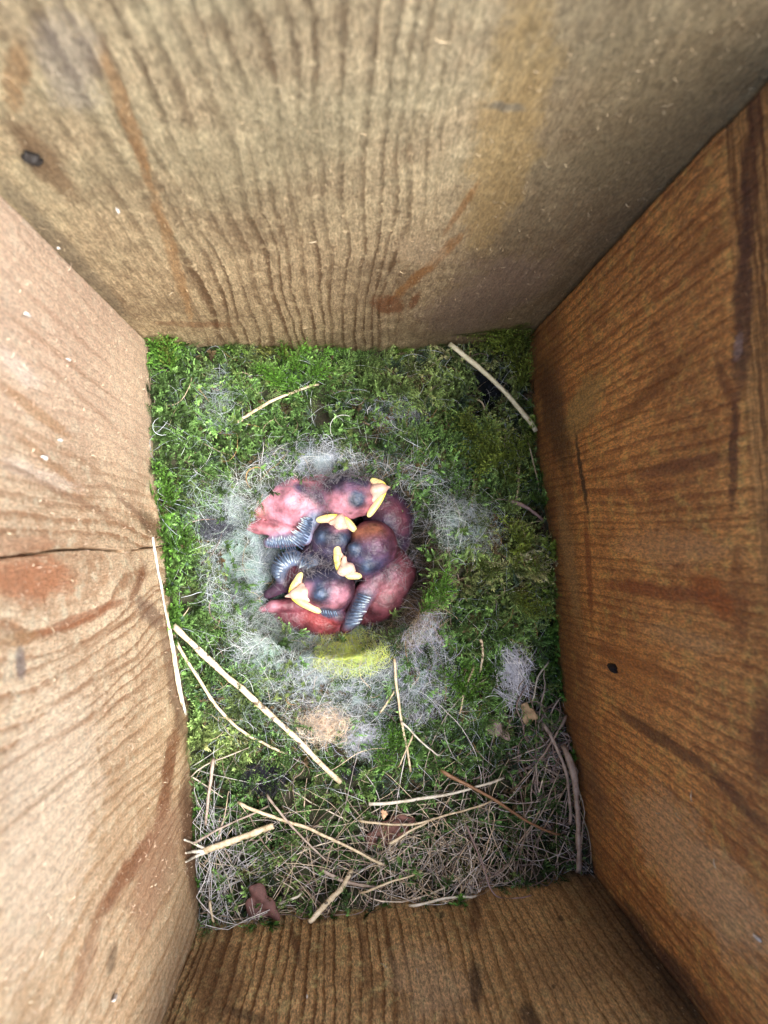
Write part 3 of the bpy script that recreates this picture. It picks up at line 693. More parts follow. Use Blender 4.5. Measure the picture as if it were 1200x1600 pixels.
# ------------------------------------------------------------ straws, stems, twigs
def straw_mat(name, c1, c2, spots=0.0, rough=.5):
    m, b = mat_begin(name); oc = objco()
    n = noise(oc, 700, 4, .7); n3 = noise(oc, 520, 3, .6)
    c = cmix(sstep(n, .3, .7), c1, c2)
    if spots: c = cmix(sstep(n3, .57, .62, 0, spots), c, (.05, .035, .02))
    to(c, b.inputs['Base Color']); b.inputs['Roughness'].default_value = rough
    to(bump(n, .0003), b.inputs['Normal']); return m
m_pale = straw_mat('pale_straw', (.58, .50, .36), (.30, .23, .14)); m_cream = straw_mat('cream_stem', (.62, .55, .42), (.38, .30, .19), .9)
m_green = straw_mat('greenish_straw', (.50, .48, .30), (.66, .62, .46)); m_brown = straw_mat('brown_twig', (.26, .14, .07), (.16, .08, .04))
m_grey = straw_mat('grey_root', (.36, .30, .26), (.20, .15, .12)); m_white = straw_mat('white_stem', (.62, .60, .54), (.42, .38, .30)); m_purp = straw_mat('purplish_bark', (.30, .22, .22), (.18, .12, .11))
def catmull(pts, m=10):
    pts = np.array(pts, float)
    if len(pts) == 2: pts = np.array([pts[0], (pts[0]+pts[1])/2, pts[1]])
    Q = np.concatenate([[2*pts[0]-pts[1]], pts, [2*pts[-1]-pts[-2]]]); out = []
    for i in range(1, len(Q)-2):
        p0, p1, p2, p3 = Q[i-1:i+3]
        for s in range(m):
            t = s/m; out.append(.5*((2*p1)+(-p0+p2)*t+(2*p0-5*p1+4*p2-p3)*t*t+(-p0+3*p1-3*p2+p3)*t**3))
    out.append(pts[-1]); return np.array(out)
def stem_mesh(pts, r, taper=.3, wob=.12, sides=9):
    k = len(pts); t = np.linspace(0, 1, k); s_ = rs.uniform(0, 50)
    rad = .86*r*(1-taper*t)*(1+wob*2*fbm(t*9+s_, 0*t, 1)); 
    V, F = tubes(pts[None], rad[None], sides)
    V[:, 2] = np.repeat(pts[:, 2], sides)+(V[:, 2]-np.repeat(pts[:, 2], sides))*.7
    V += .07*r*rs.normal(0, 1, V.shape)
    F = [tuple(f) for f in F]+[tuple(range(sides))[::-1], tuple(range((k-1)*sides, k*sides))]
    return V, F
def zs(pl, lifts):
    return [onnest(px, py, l) for (px, py), l in zip(pl, lifts)]
def stem(name, label, cat, pl, r, mat, lift=1.6, taper=.3, group='dry stems lying on the nest', **kw):
    lf = lift if isinstance(lift, (list, tuple)) else [lift]*len(pl)
    pts = catmull(zs(pl, lf))
    # straight pieces rest on the high spots instead of following every hollow
    t = np.linspace(0, 1, len(pts)); line = np.polyfit(t, pts[:, 2], 1); zl = np.polyval(line, t)
    need = Hf(pts[:, 0], pts[:, 1])+r*.6
    pts[:, 2] = .8*(zl+.5)+.2*pts[:, 2]; so_ = rs.uniform(0, 40); Lp = np.linalg.norm(pts[-1]-pts[0])
    pts[:, 0] += .016*Lp*fbm(t*3+so_, 0*t, 1)*2; pts[:, 1] += .016*Lp*fbm(t*3+so_, 0*t, 7)*2; pts[-3:, 2] -= np.array([.2, .6, 1.2]); pts[:2, 2] -= np.array([.8, .3])
    V, F = stem_mesh(pts, r, taper, **kw)
    V[:, 0] = np.clip(V[:, 0], XL+.3, XR-.3); V[:, 1] = np.clip(V[:, 1], YB+.3, YT-.3)
    o = mesh_obj(name, V, F, mat)
    return meta(o, label, cat, group)
stem('straw', 'thick pale green straw leaning across the dark hollow at the back right corner', 'straw', [(705, 533), (775, 602), (842, 670)], .78, m_green, [5, 5, 6], .05)
stem('straw', 'straight grey beige straw on green moss below the back board, left half', 'straw', [(370, 658), (435, 625), (498, 596)], .48, m_pale, 2.5)
stem('straw', 'short thin straw pointing at the olive moss fan below the thick straw', 'straw', [(724, 621), (745, 632), (768, 650)], .3, m_pale, 3)
stem('broken_stem', 'long cream broken stem with dark spots crossing the lower left of the nest', 'stem', [(273, 977), (345, 1045), (440, 1132), (532, 1220)], .92, m_cream, 3.0, .15, wob=.3)
stem('straw', 'slender pale straw running under and left of the long spotted stem', 'straw', [(272, 998), (325, 1083), (372, 1138), (447, 1180)], .5, m_pale, 2.2)
stem('straw', 'long pale straw pressed upright along the left board', 'straw', [(243, 840), (254, 925), (268, 1010), (294, 1110)], .55, m_white, 1.6, .1)
stem('straw', 'thinner straw tucked beside the long one against the left board', 'straw', [(262, 955), (272, 1040), (284, 1102)], .38, m_pale, 2.2)
stem('straw', 'pale jointed straw slanting across the root tangle below the black tuft', 'straw', [(372, 1255), (450, 1283), (520, 1312), (601, 1356)], .52, m_pale, 2.8)
stem('twig', 'thin brown twig crossing over the pale jointed straw', 'twig', [(418, 1240), (455, 1290), (512, 1345)], .36, m_grey, 3.4)
stem('straw', 'short cream stem piece with a dark joint leaning on the front board', 'straw', [(482, 1440), (512, 1408), (535, 1385), (549, 1360)], .78, m_cream, 2.6, .2)
stem('straw', 'bright white straw lying level over the right half of the root tangle', 'straw', [(575, 1256), (680, 1244), (790, 1218)], .5, m_white, 3.0)
stem('twig', 'reddish brown twig slanting under the bright white straw', 'twig', [(690, 1203), (765, 1245), (820, 1280), (878, 1308)], .58, m_brown, 2.6, .5)
stem('straw', 'long pinkish straw dropping from the grey wool to the bright white straw', 'straw', [(617, 1030), (622, 1105), (643, 1207)], .36, m_pale, 3.0, .1)
stem('straw', 'short pinkish straw touching the left side of the long pinkish one', 'straw', [(594, 1114), (616, 1080)], .3, m_pale, 2.6)
stem('straw', 'fine straw branching off right from the long pinkish one', 'straw', [(628, 1127), (655, 1155), (686, 1182)], .26, m_white, 2.6)
stem('straw', 'fine straw crossing the foot of the long pinkish one', 'straw', [(645, 1148), (622, 1200)], .24, m_pale, 3.2)
stem('straw', 'short upright straw with a white tip left of the white fibre pad', 'straw', [(752, 1000), (754, 1022), (750, 1052)], .38, m_cream, 2.6)
stem('straw', 'thin grey straw on moss below left of the white tipped one', 'straw', [(740, 1040), (727, 1075), (718, 1116)], .28, m_pale, 2.4)
stem('straw', 'bent grey straw below right of the white fibre pad', 'straw', [(858, 1033), (840, 1060), (832, 1096)], .27, m_white, 2.4)
stem('root', 'thick grey root standing along the right board beside the root tangle', 'root', [(880, 1165), (898, 1215), (905, 1285), (903, 1362)], 1.0, m_grey, [4, 5, 5, 3], .35, wob=.35)
stem('root', 'thinner grey root inside of the thick one near the right board', 'root', [(850, 1130), (878, 1190), (888, 1235), (893, 1290)], .6, m_grey, 2.6, .35, wob=.3)
stem('straw', 'dull straw curving below the bright white one', 'straw', [(560, 1285), (640, 1288), (700, 1275), (768, 1254)], .34, m_pale, 2.8)
stem('straw', 'short upright pale straw at the edge of moss by the right board', 'straw', [(811, 730), (809, 755), (806, 782)], .36, m_pale, 3)
stem('bark_strip', 'purplish bark strip on moss under the short upright straw', 'bark', [(797, 782), (822, 793), (850, 812)], .7, m_purp, 2.4, .4, wob=.3)
stem('straw', 'grey straw upright in the tangle above the forked stem', 'straw', [(334, 1186), (328, 1235), (320, 1292)], .5, m_grey, 3)
stem('straw', 'hair thin pale strand hanging beside the right board below the thick straw', 'straw', [(826, 690), (833, 725), (843, 765)], .2, m_pale, 3)
stem('straw', 'flat whitish straw along the front board edge, right of centre', 'straw', [(640, 1413), (700, 1404), (745, 1398)], .42, m_white, 2.5)
stem('twig', 'grey knobbly twig below the bark flake near the right board', 'twig', [(884, 1118), (866, 1150), (842, 1190)], .42, m_grey, 3.2, wob=.3)
stem('straw', 'tan straw angled between the dark red leaf and the dull curving straw', 'straw', [(608, 1320), (640, 1297), (672, 1283)], .38, m_pale, 2.8)
stem('straw', 'short white straw right of the pink brown leaf', 'straw', [(436, 1412), (470, 1398)], .4, m_white, 2.8)
stem('straw', 'beige straw lying flat in the middle of the front tangle', 'straw', [(560, 1395), (610, 1378), (660, 1362)], .34, m_pale, 2.8)
stem('straw', 'grey straw at the left board crossing behind the forked stem', 'straw', [(300, 1320), (345, 1292), (420, 1262)], .33, m_grey, 2.0)
stem('straw', 'short pale straw standing by the front left corner', 'straw', [(328, 1408), (334, 1442)], .38, m_pale, 3)
stem('straw', 'flat greyish straw across the front tangle above the white edge straw', 'straw', [(500, 1362), (545, 1376), (600, 1390)], .62, m_grey, 2.0)
stem('straw', 'fine dark straw reaching from the front tangle onto the front board', 'straw', [(730, 1290), (755, 1350), (775, 1400), (830, 1400)], .25, m_purp, 3.2)
# forked straw with a split end
fk = empty('forked_straw', onnest(360, 1315, 2), 'stout cream straw with a split frayed end touching the left board', 'straw', 'dry stems lying on the nest')
p0 = zs([(318, 1330), (360, 1315), (427, 1290)], [3.6, 3.4, 3.0]); V, F = stem_mesh(catmull(p0), .98, .15); mesh_obj('stalk', V, F, m_cream if False else m_pale, fk)
for pl in ([(322, 1328), (303, 1318), (288, 1312)], [(320, 1332), (302, 1340), (290, 1347)], [(321, 1330), (300, 1331), (290, 1333)]):
    V, F = stem_mesh(catmull(zs(pl, [3.6, 3.8, 4.2])), .5, .5, wob=.25); V[:, 0] = np.clip(V[:, 0], XL+.3, None); mesh_obj('split_end', V, F, m_white, fk)
# chip on the spotted stem
# ------------------------------------------------------------ leaves, flakes, droppings
def flake(name, label, cat, px, py, outline, colr, lift=2.0, thick=.25, curl=.6, wall=None, group=None, rough=.7):
    if wall:
        u0, v0 = WP(wall, px, py)
        base = {'L': np.array([XL+.45, u0, v0]), 'R': np.array([XR-.45, u0, v0]), 'T': np.array([u0, YT-.45, v0]), 'B': np.array([u0, YB+.45, v0])}[wall]
        eu = np.array([0, 1, 0]) if wall in 'LR' else np.array([1, 0, 0]); ev = np.array([0, 0, 1.]); en = {'L': (1, 0, 0), 'R': (-1, 0, 0), 'T': (0, -1, 0), 'B': (0, 1, 0)}[wall]
        en = np.array(en, float)
    else:
        base = onnest(px, py, lift); eu = np.array([1, 0, 0.]); ev = np.array([0, 1, 0.]); en = np.array([0, 0, 1.])
    n = len(outline); rings = 5; Vv = []
    for j in range(rings+1):
        f = j/rings
        for (a, b_) in outline:
            aa, bb = a*f, b_*f
            zz = curl*(.35*math.sin(aa*1.3+bb)+.03*(aa*aa+bb*bb))+.12*float(fbm(aa*2+px, bb*2, 1))
            Vv.append(base+eu*aa+ev*bb+en*(zz+thick*(1-f**3)))
    Vv = np.array(Vv); F = []
    for j in range(1, rings):
        for i in range(n): F.append((j*n+i, j*n+(i+1) % n, (j+1)*n+(i+1) % n, (j+1)*n+i))
    F.append(tuple(n+i for i in range(n))[::-1])
    Vk = Vv-en*thick; nb = len(Vv)
    F2 = F+[tuple(q+nb for q in f[::-1]) for f in F]+[(rings*n+i, rings*n+(i+1) % n, rings*n+(i+1) % n+nb, rings*n+i+nb) for i in range(n)]
    Vall = np.concatenate([Vv, Vk])
    o = mesh_obj(name, Vall, F2, m_flake, col=np.array(colr))
    return meta(o, label, cat, group)
m_flake = vcol_mat('flake', .7, .3, .35, 500, bumpd=.0002)
def lobed(rx, ry, lob, amp, n=36, rot=0, seed=0):
    out = []
    for i in range(n):
        a = 2*math.pi*i/n; r_ = 1+amp*math.sin(lob*a+seed)+.1*math.sin(7*a+seed*2)
        x, y = rx*r_*math.cos(a), ry*r_*math.sin(a); out.append((x*math.cos(rot)-y*math.sin(rot), x*math.sin(rot)+y*math.cos(rot)))
    return out
flake('leaf_fragment', 'pinkish brown lobed leaf piece at the front board, left of centre', 'leaf', 408, 1412, lobed(3.2, 4.4, 3, .24, rot=.45, seed=4.4), (.095, .045, .042), 1.6, .25, 1.0)
flake('leaf_fragment', 'dark red brown leaf piece half buried in the middle of the root tangle', 'leaf', 608, 1298, lobed(6.0, 3.0, 2, .15, rot=.3, seed=.4), (.13, .06, .05), .6)
flake('leaf_fragment', 'small grey brown crumpled leaf at the moss edge near the thick grey root', 'leaf', 775, 1140, lobed(3.4, 1.8, 3, .25, rot=-.6, seed=2), (.20, .15, .14), 1.8)
flake('bark_flake', 'small tan bark flake between the brown twig and grey knobbly twig', 'bark flake', 825, 1115, lobed(1.8, 2.6, 3, .2, rot=.3, seed=3), (.28, .2, .12), 1.8)
flake('wood_chip', 'tiny peach wood chip beside the dark red leaf piece', 'wood chip', 600, 1272, lobed(.7, 1.1, 3, .2, seed=1), (.6, .38, .24), 3.0)
flake('dropping', 'black dropping stuck high on the back board near the left edge', 'dropping', 50, 243, lobed(.75, 1.15, 5, .28, seed=2, rot=.5), (.015, .012, .01), wall='T', thick=.7, curl=.1)
flake('dropping', 'black elongated dropping on the orange brown right board', 'dropping', 960, 1043, lobed(.6, 1.9, 3, .25, rot=.3, seed=1), (.012, .01, .012), wall='R', thick=.8, curl=.1)
for (wl, px, py, rx, ry, lab) in [('L', 38, 492, .55, 1.1, 'larger white flake high on the left board near the back board'), ('L', 103, 562, .5, .8, 'white flake on the left board, lower than the larger one'),
                                 ('L', 90, 688, .6, .7, 'round white flake on the left board above the crack'), ('L', 66, 715, .8, 1.2, 'broad chalky flake on the left board above the crack'),
                                 ('L', 175, 1560, .6, 1.1, 'bluish white flake on the left board near the front corner'), ('L', 87, 388, .4, .6, 'small bright flake at the seam of left and back boards'),
                                 ('T', 184, 325, .4, .8, 'pale upright sliver on the back board below the black dropping'),
                                 ('R', 1188, 1465, .5, 1.1, 'white flake low on the right board at the picture edge'), ('B', 480, 1560, .35, .5, 'white fleck on the front board, left of centre')]:
    flake('pale_flake', lab, 'flake', px, py, lobed(rx*.4, ry*.9, 3, .3, n=20, seed=px), (.56, .51, .46), wall=wl, thick=.3, curl=.15, group='pale flakes stuck to the boards')
for (wl, px, py, ln, an, lab) in [('R', 1032, 1270, 2.0, 70, 'pale splinter on the lower right board, leftmost of three'), ('R', 1064, 1275, 2.0, 100, 'orange splinter on the lower right board, middle of three'),
                                 ('R', 1085, 1243, 2.0, 10, 'flat lying splinter on the lower right board, uppermost of three'), ('R', 1122, 1350, 1.6, 150, 'curled pale splinter on the lower right board near the picture edge'),
                                 ('B', 600, 1512, 2.2, 60, 'white splinter in the middle of the front board'), ('B', 652, 1520, 1.5, 80, 'small splinter right of the white one on the front board'),
                                 ('T', 488, 373, 1.5, 15, 'short pale splinter in the middle of the back board'), ('T', 265, 455, 2.0, 50, 'slanted pale splinter low on the back board, left part')]:
    u0, v0 = WP(wl, px, py); t = np.linspace(-.5, .5, 7); uu = u0+t*ln*math.cos(R(an)); vv = v0+t*ln*math.sin(R(an))+.35*(1-4*t*t); dd = .45+.5*(1-4*t*t)*.6
    pts = {'L': np.stack([XL+dd, uu, vv], -1), 'R': np.stack([XR-dd, uu, vv], -1), 'T': np.stack([uu, YT-dd, vv], -1), 'B': np.stack([uu, YB+dd, vv], -1)}[wl]
    V, F = stem_mesh(pts, .12, .5, sides=5); meta(mesh_obj('splinter', V, F, m_pale if wl != 'B' else m_white), lab, 'splinter', 'splinters stuck to the boards')

# ------------------------------------------------------------ chicks
def sd_cone(p, a, b, r1, r2):
    ba = b-a; L2 = (ba*ba).sum()+1e-9; t = np.clip(((p-a)@ba)/L2, 0, 1)
    return np.linalg.norm(p-(a+t[..., None]*ba), axis=-1)-(r1+(r2-r1)*t)
def smin(a, b, k):
    h = np.clip(.5+.5*(b-a)/k, 0, 1); return b*(1-h)+a*h-k*h*(1-h)
def surface(prims, vox=.36, pad=2.0, carve=()):
    """prims: (a, b, r1, r2, k); returns a closed mesh by surface nets"""
    mn = np.min([np.minimum(a, b)-max(r1, r2) for a, b, r1, r2, k in prims], 0)-pad; mx = np.max([np.maximum(a, b)+max(r1, r2) for a, b, r1, r2, k in prims], 0)+pad
    ax = [np.arange(mn[i], mx[i], vox) for i in range(3)]; G = np.stack(np.meshgrid(*ax, indexing='ij'), -1)
    D = None
    for a, b, r1, r2, k in prims:
        d = sd_cone(G, np.asarray(a), np.asarray(b), r1, r2); D = d if D is None else smin(D, d, k)
    for c, r_, k in carve: D = -smin(-D, np.linalg.norm(G-c, axis=-1)-r_, k)
    D = D+(.55 if vox > .3 else .08)*fbm(G[..., 0]*.55, G[..., 1]*.55, G[..., 2]*.55, 4)
    ins = D < 0; s = [n-1 for n in D.shape]
    cnt = np.zeros(s, int); 
    for dx in (0, 1):
        for dy in (0, 1):
            for dz in (0, 1): cnt += ins[dx:dx+s[0], dy:dy+s[1], dz:dz+s[2]]
    act = (cnt > 0) & (cnt < 8); pos = np.zeros(tuple(s)+(3,)); num = np.zeros(s)
    co = [(x, y, z) for x in (0, 1) for y in (0, 1) for z in (0, 1)]
    for i, A in enumerate(co):
        for B in co[i+1:]:
            if sum(abs(A[q]-B[q]) for q in range(3)) != 1: continue
            da = D[A[0]:A[0]+s[0], A[1]:A[1]+s[1], A[2]:A[2]+s[2]]; db = D[B[0]:B[0]+s[0], B[1]:B[1]+s[1], B[2]:B[2]+s[2]]
            cr = (da < 0) != (db < 0); t = np.where(cr, da/(da-db+1e-12), 0)
            for q in range(3): pos[..., q] += np.where(cr, A[q]+(B[q]-A[q])*t, 0)
            num += cr
    idx = -np.ones(s, int); idx[act] = np.arange(act.sum())
    base = np.argwhere(act); V = mn+(base+pos[act]/num[act][:, None])*vox
    F = []
    for axq in range(3):
        e1, e2 = [(1, 2), (2, 0), (0, 1)][axq]
        sl0 = [slice(1, n-1) for n in D.shape]; sl1 = list(sl0); sl0[axq] = slice(0, D.shape[axq]-1); sl1[axq] = slice(1, D.shape[axq])
        a_ = ins[tuple(sl0)]; b_ = ins[tuple(sl1)]; off = np.array([1, 1, 1]); off[axq] = 0
        for flip, msk in ((False, a_ & ~b_), (True, ~a_ & b_)):
            g = np.argwhere(msk)+off
            if not len(g): continue
            d1 = np.zeros(3, int); d1[e1] = 1; d2_ = np.zeros(3, int); d2_[e2] = 1
            qd = [idx[tuple((g-d1-d2_).T)], idx[tuple((g-d2_).T)], idx[tuple(g.T)], idx[tuple((g-d1).T)]]
            if flip: qd = qd[::-1]
            F.append(np.stack(qd, -1))
    return V, np.concatenate(F)
m_skin = vcol_mat('chick_skin', .44, .38, .55, 300, sss=.15, bumpd=.0006)
m_beak = vcol_mat('beak_horn', .38, .5, .08, 400, sss=.3)
m_gape = vcol_mat('gape_yellow', .4, .45, .06, 400, sss=.3)
m_pin = vcol_mat('pin_sheath', .35, .6, .2, 600)
m_down = vcol_mat('chick_down', .6, .3, .3)
PK = np.array([.29, .11, .135]); RE = np.array([.105, .028, .040]); DB = np.array([.014, .016, .036]); EY = np.array([.022, .035, .07]); LP = np.array([.46, .22, .29]); PP = np.array([.048, .023, .045]); OG = np.array([.25, .095, .05])
BW = np.array([.10, .14, .22])
def Z(px, py, z): return P(px, py, z)
def chick(label, prims, paints, base, beak=None, wings=(), eyes=(), down=()):
    pr = [(Z(*a), Z(*b), r1, r2, k) for a, b, r1, r2, k in prims]
    pr += [(Z(*c)-np.array([0, 0, .6]), Z(*c), r_, r_, 1.0) for c, r_ in eyes]
    V, F = surface(pr)
    col = np.tile(base, (len(V), 1)).astype(float)
    for (a, b, r_, c_, st) in paints:
        d = sd_cone(V, Z(*a), Z(*b), 0, 0)/r_; k = st*np.clip(1.25-d+.5*fbm(V[:, 0]*.5, V[:, 1]*.5, V[:, 2]*.5), 0, 1)[:, None]
        k = k*k*(3-2*k) if st >= 1 else k
        col = col*(1-k)+np.asarray(c_)*k
    for c, r_ in eyes:
        d = np.linalg.norm((V-Z(*c))[:, :2], axis=1)/r_+.9*fbm(V[:, 0]*.8, V[:, 1]*.8, V[:, 2]*.3, 2); k = np.clip((1.4-d)/.8, 0, 1)[:, None]*(V[:, 2] > Z(*c)[2]-r_*1.2)[:, None]
        col = col*(1-k)+EY*k
        k = np.clip((.5-d)/.4, 0, 1)[:, None]*.6*(V[:, 2] > Z(*c)[2]-r_)[:, None]; col = col*(1-k)+np.array([.07, .11, .19])*k  # bluish highlight painted into the middle of the eye
    cen = np.array(V.mean(0)); cen[2] = V[:, 2].min()
    e = empty('nestling', cen, label, 'chick', 'chicks huddled in the nest cup')
    mesh_obj('body', V, F, m_skin, e, col=col)
    if beak:
        tip, bs, c1, c2, zt = beak
        T = Z(*tip, zt); B0 = Z(*bs, zt+.6); A1 = Z(*c1, zt-.6); A2 = Z(*c2, zt-.6)
        M_ = T*.45+B0*.55; V, F = surface([(B0, M_, 1.3, 1.1, .5), (M_, T, 1.1, .22, .5), (M_, A1*.4+B0*.6, 1.0, .6, .8), (M_, A2*.4+B0*.6, 1.0, .6, .8)], vox=.16, pad=.8)
        bk = mesh_obj('beak', V, F, m_beak, e, col=np.array([.56, .38, .31]))
        for A in (A1, A2):
            mid = (T+A)/2; outw = mid-B0; outw[2] = 0; outw /= np.linalg.norm(outw)+1e-9
            p = catmull([T*.74+A*.10+B0*.16, T*.42+A*.42+B0*.16+outw*.3, T*.12+A*.80+B0*.08+outw*.1, A-(T-A)*.05], 4)
            t = np.linspace(0, 1, len(p)); rr = .22+.62*np.sin(math.pi*np.clip(t*.78+.06, 0, 1))
            pr_ = [(p[i], p[i+1], rr[i], rr[i+1], .3) for i in range(len(p)-1)]+[(p[len(p)//3], M_*.6+B0*.4-np.array([0, 0, .35]), .42, .4, .5), (p[len(p)*2//3], A*.35+B0*.65-np.array([0, 0, .35]), .42, .4, .5)]
            V, F = surface(pr_, vox=.15, pad=.6)
            dd = np.min(np.linalg.norm(V[:, None]-(p+outw*.15)[None], axis=2), 1)[:, None]; tt_ = np.clip(np.linalg.norm(V-p[0], axis=1)/np.linalg.norm(p[-1]-p[0]), 0, 1)[:, None]
            V[:, 2] = p[:, 2].mean()+(V[:, 2]-p[:, 2].mean())*.6; cy = np.array([.80, .66, .05])*(1-tt_)+np.array([.78, .72, .26])*tt_; kk = np.clip(dd-.55, 0, .6)/.6; cy = cy*(1-kk)+np.array([.55, .30, .22])*kk
            mesh_obj('gape_flange', V, F, m_gape, e, col=cy)
    for (bases, tips, n, z0, z1, rad) in wings:
        bc = catmull([Z(a, b_, z0) for a, b_ in bases], 12); tc = catmull([Z(a, b_, z1) for a, b_ in tips], 12)
        ii = np.linspace(0, 1, n); Pt = []
        for f in ii:
            a = bc[int(f*(len(bc)-1))]; b_ = tc[int(f*(len(tc)-1))]; t = np.linspace(0, 1, 7)[:, None]
            b_ = a+(b_-a)*rs.uniform(.72, 1.15)+rs.normal(0, .16, 3); Pt.append(a*(1-t)+b_*t+np.array([0, 0, 1.0])*np.sin(t*math.pi)*.7)
        Pt = np.array(Pt); rd = np.tile(rad*np.array([.8, 1, 1.05, 1.05, 1, .8, .45]), (n, 1))
        V, F = tubes(Pt, rd, 6); cc = np.tile(np.repeat(np.array([[.04, .06, .11]]*3+[[.09, .14, .22]]*2+[[.42, .50, .55]]*2), 6, 0), (n, 1))
        mesh_obj('pin_feathers', V, F, m_pin, e, col=cc)
    if down:
        Vs = []
        for (px, py, z, rx, ry, n) in down:
            c0 = Z(px, py, z); k = 6; t = np.linspace(0, 1, k)
            x = c0[0]+rs.normal(0, rx, n); y = c0[1]+rs.normal(0, ry, n); a = rs.uniform(0, 6.28, n); L = rs.uniform(1.5, 4, n)
            Xp = x[:, None]+np.cos(a)[:, None]*L[:, None]*t; Yp = y[:, None]+np.sin(a)[:, None]*L[:, None]*t
            Zp = c0[2]+rs.uniform(-1, .8, n)[:, None]+np.sin(t*2.2)[None]*.9
            Vs.append(np.stack([Xp, Yp, Zp], -1))
        Pt = np.concatenate(Vs); V, F = tubes(Pt, np.full(Pt.shape[:2], .035), 3)
        dn = mesh_obj('down', V, F, m_down, e, col=np.array([.16, .15, .17])); dn['kind'] = 'stuff'
    return e
Kb, Kl = 2.2, 1.2
chick('dark purple chick at the back right with its head tucked out of sight',
      [((598, 795, -17), (608, 812, -17), 5.6, 6.0, 2), ((608, 812, -17), (610, 842, -18), 6.0, 5.2, 2), ((590, 770, -16), (605, 790, -17), 4, 5, 2), ((618, 800, -15), (628, 832, -15), 2.4, 2.0, 1.0), ((590, 815, -14), (606, 838, -14), 2.2, 1.8, .9)],
      [((590, 765, -11), (600, 775, -11), 5, DB, .8), ((600, 800, -11), (610, 790, -11), 3.2, RE*.8, .7), ((627, 800, -11), (628, 830, -12), 2.4, RE*.9, .7), ((600, 822, -10), (600, 835, -10), 3.5, DB*1.5, .7), ((622, 858, -12), (612, 862, -12), 5, DB*.5, .95)],
      PP, down=[(630, 855, -13, 3, 2, 25)])
chick('bright pink chick at the back left, beak pointing to the back right corner',
      [((414, 783, -13), (460, 783, -12.5), 4.9, 6.7, Kb), ((460, 786, -12.5), (500, 778, -11.5), 7.0, 4.6, Kb), ((500, 778, -11), (538, 776, -9), 4.2, 4.6, Kb), ((545, 776, -9), (562, 775, -9), 5.6, 5.1, Kb),
       ((565, 778, -9), (583, 772, -8.5), 3.6, 2.2, 1.5), ((432, 757, -14), (505, 755, -13), 3.0, 2.8, .7),
       ((470, 832, -11), (402, 824, -10.5), 1.8, 1.8, .4), ((402, 824, -10.5), (388, 823, -10.5), 1.7, 1.0, .4), ((478, 806, -9), (402, 797, -9.5), 1.5, 2.0, .9), ((403, 775, -9.5), (415, 765, -10), 1.6, 1.2, 1.0),
       ((492, 806, -9.5), (476, 838, -9.3), 2.0, 2.1, .9), ((476, 840, -9.3), (420, 848, -10.5), 2.1, 1.4, .6)],
      [((445, 785, -5), (475, 790, -5), 6, LP, .7), ((415, 800, -7), (450, 812, -7), 3.0, LP, .5), ((440, 795, -6), (455, 800, -6), 2.2, RE, .7), ((420, 760, -9), (470, 764, -7), 1.5, DB*1.4, .95), ((470, 764, -7), (520, 790, -7), 2.0, DB*1.3, .95), ((505, 770, -7), (520, 760, -6), 3, DB*1.6, .8),
       ((520, 748, -6), (570, 752, -5), 3.8, DB*1.2, .95), ((540, 765, -4), (550, 765, -4), 2.5, DB*3, .5), ((527, 790, -5), (545, 802, -5), 3, LP*.85, .8), ((575, 770, -6), (582, 765, -6), 1.6, LP*.7, .7), ((395, 785, -8), (408, 800, -8), 2.4, OG*1.2, .5),
       ((492, 806, -8), (476, 840, -7), 2.6, BW, .95), ((476, 840, -7), (420, 848, -9), 2.2, BW*1.5, .95), ((548, 803, -5), (548, 803, -5), .7, RE*.5, .9), ((430, 755, -12), (505, 753, -12), 2.2, PK*.75, .7)],
      PK, beak=((609, 761), (586, 766), (578, 803), (583, 751), -5.6), eyes=[((558, 781, -6.0), 2.15)],
      wings=[([(488, 812), (484, 835), (473, 858)], [(474, 806), (463, 822), (450, 838)], 15, -7.2, -6.0, .21), ([(462, 858), (440, 858), (420, 855)], [(452, 838), (436, 838), (418, 840)], 13, -7.8, -7.2, .16)],
      down=[(520, 745, -6, 5, 1.6, 150), (515, 775, -6, 2.5, 2, 60), (560, 742, -5, 3, 1, 70), (470, 765, -7, 5, 1, 60)])
chick('small dark chick in the middle, its beak pointing to the back board',
      [((522, 842, -9.5), (514, 852, -10), 5.1, 4.8, Kb), ((512, 860, -12), (495, 888, -15), 4.4, 6.5, Kb), ((495, 888, -15), (462, 905, -15), 6.5, 4.6, Kb), ((528, 830, -8.5), (532, 822, -8), 2.8, 2.2, 1.4),
       ((486, 882, -9.7), (455, 870, -9.4), 1.6, 2.0, .8), ((455, 870, -9.4), (436, 890, -9.9), 2.0, 1.9, .8), ((436, 890, -9.9), (444, 912, -11), 1.9, 1.6, .8), ((446, 912, -11), (420, 928, -12), 1.9, 1.4, .8), ((446, 912, -12), (472, 896, -12), 2, 2.2, .8)],
      [((520, 860, -6), (505, 880, -9), 6, DB*1.3, .7), ((486, 884, -8), (455, 868, -7), 2.6, BW*.9, .95), ((455, 868, -7), (434, 895, -8), 2.6, BW*1.3, .95), ((462, 895, -10), (458, 905, -10), 2.2, RE*.8, .9), ((530, 825, -6), (534, 815, -6), 2.0, LP*.6, .8)],
      PP*.85, beak=((534, 803), (530, 820), (499, 812), (553, 827), -5.6), eyes=[((504, 838, -6.6), 1.9), ((535, 842, -6.8), 1.6)],
      wings=[([(428, 902), (427, 876), (446, 860), (470, 866), (488, 880)], [(440, 900), (444, 886), (454, 880), (464, 884), (474, 893)], 17, -7.0, -6.2, .19)],
      down=[(505, 875, -7, 4, 2.5, 140)])
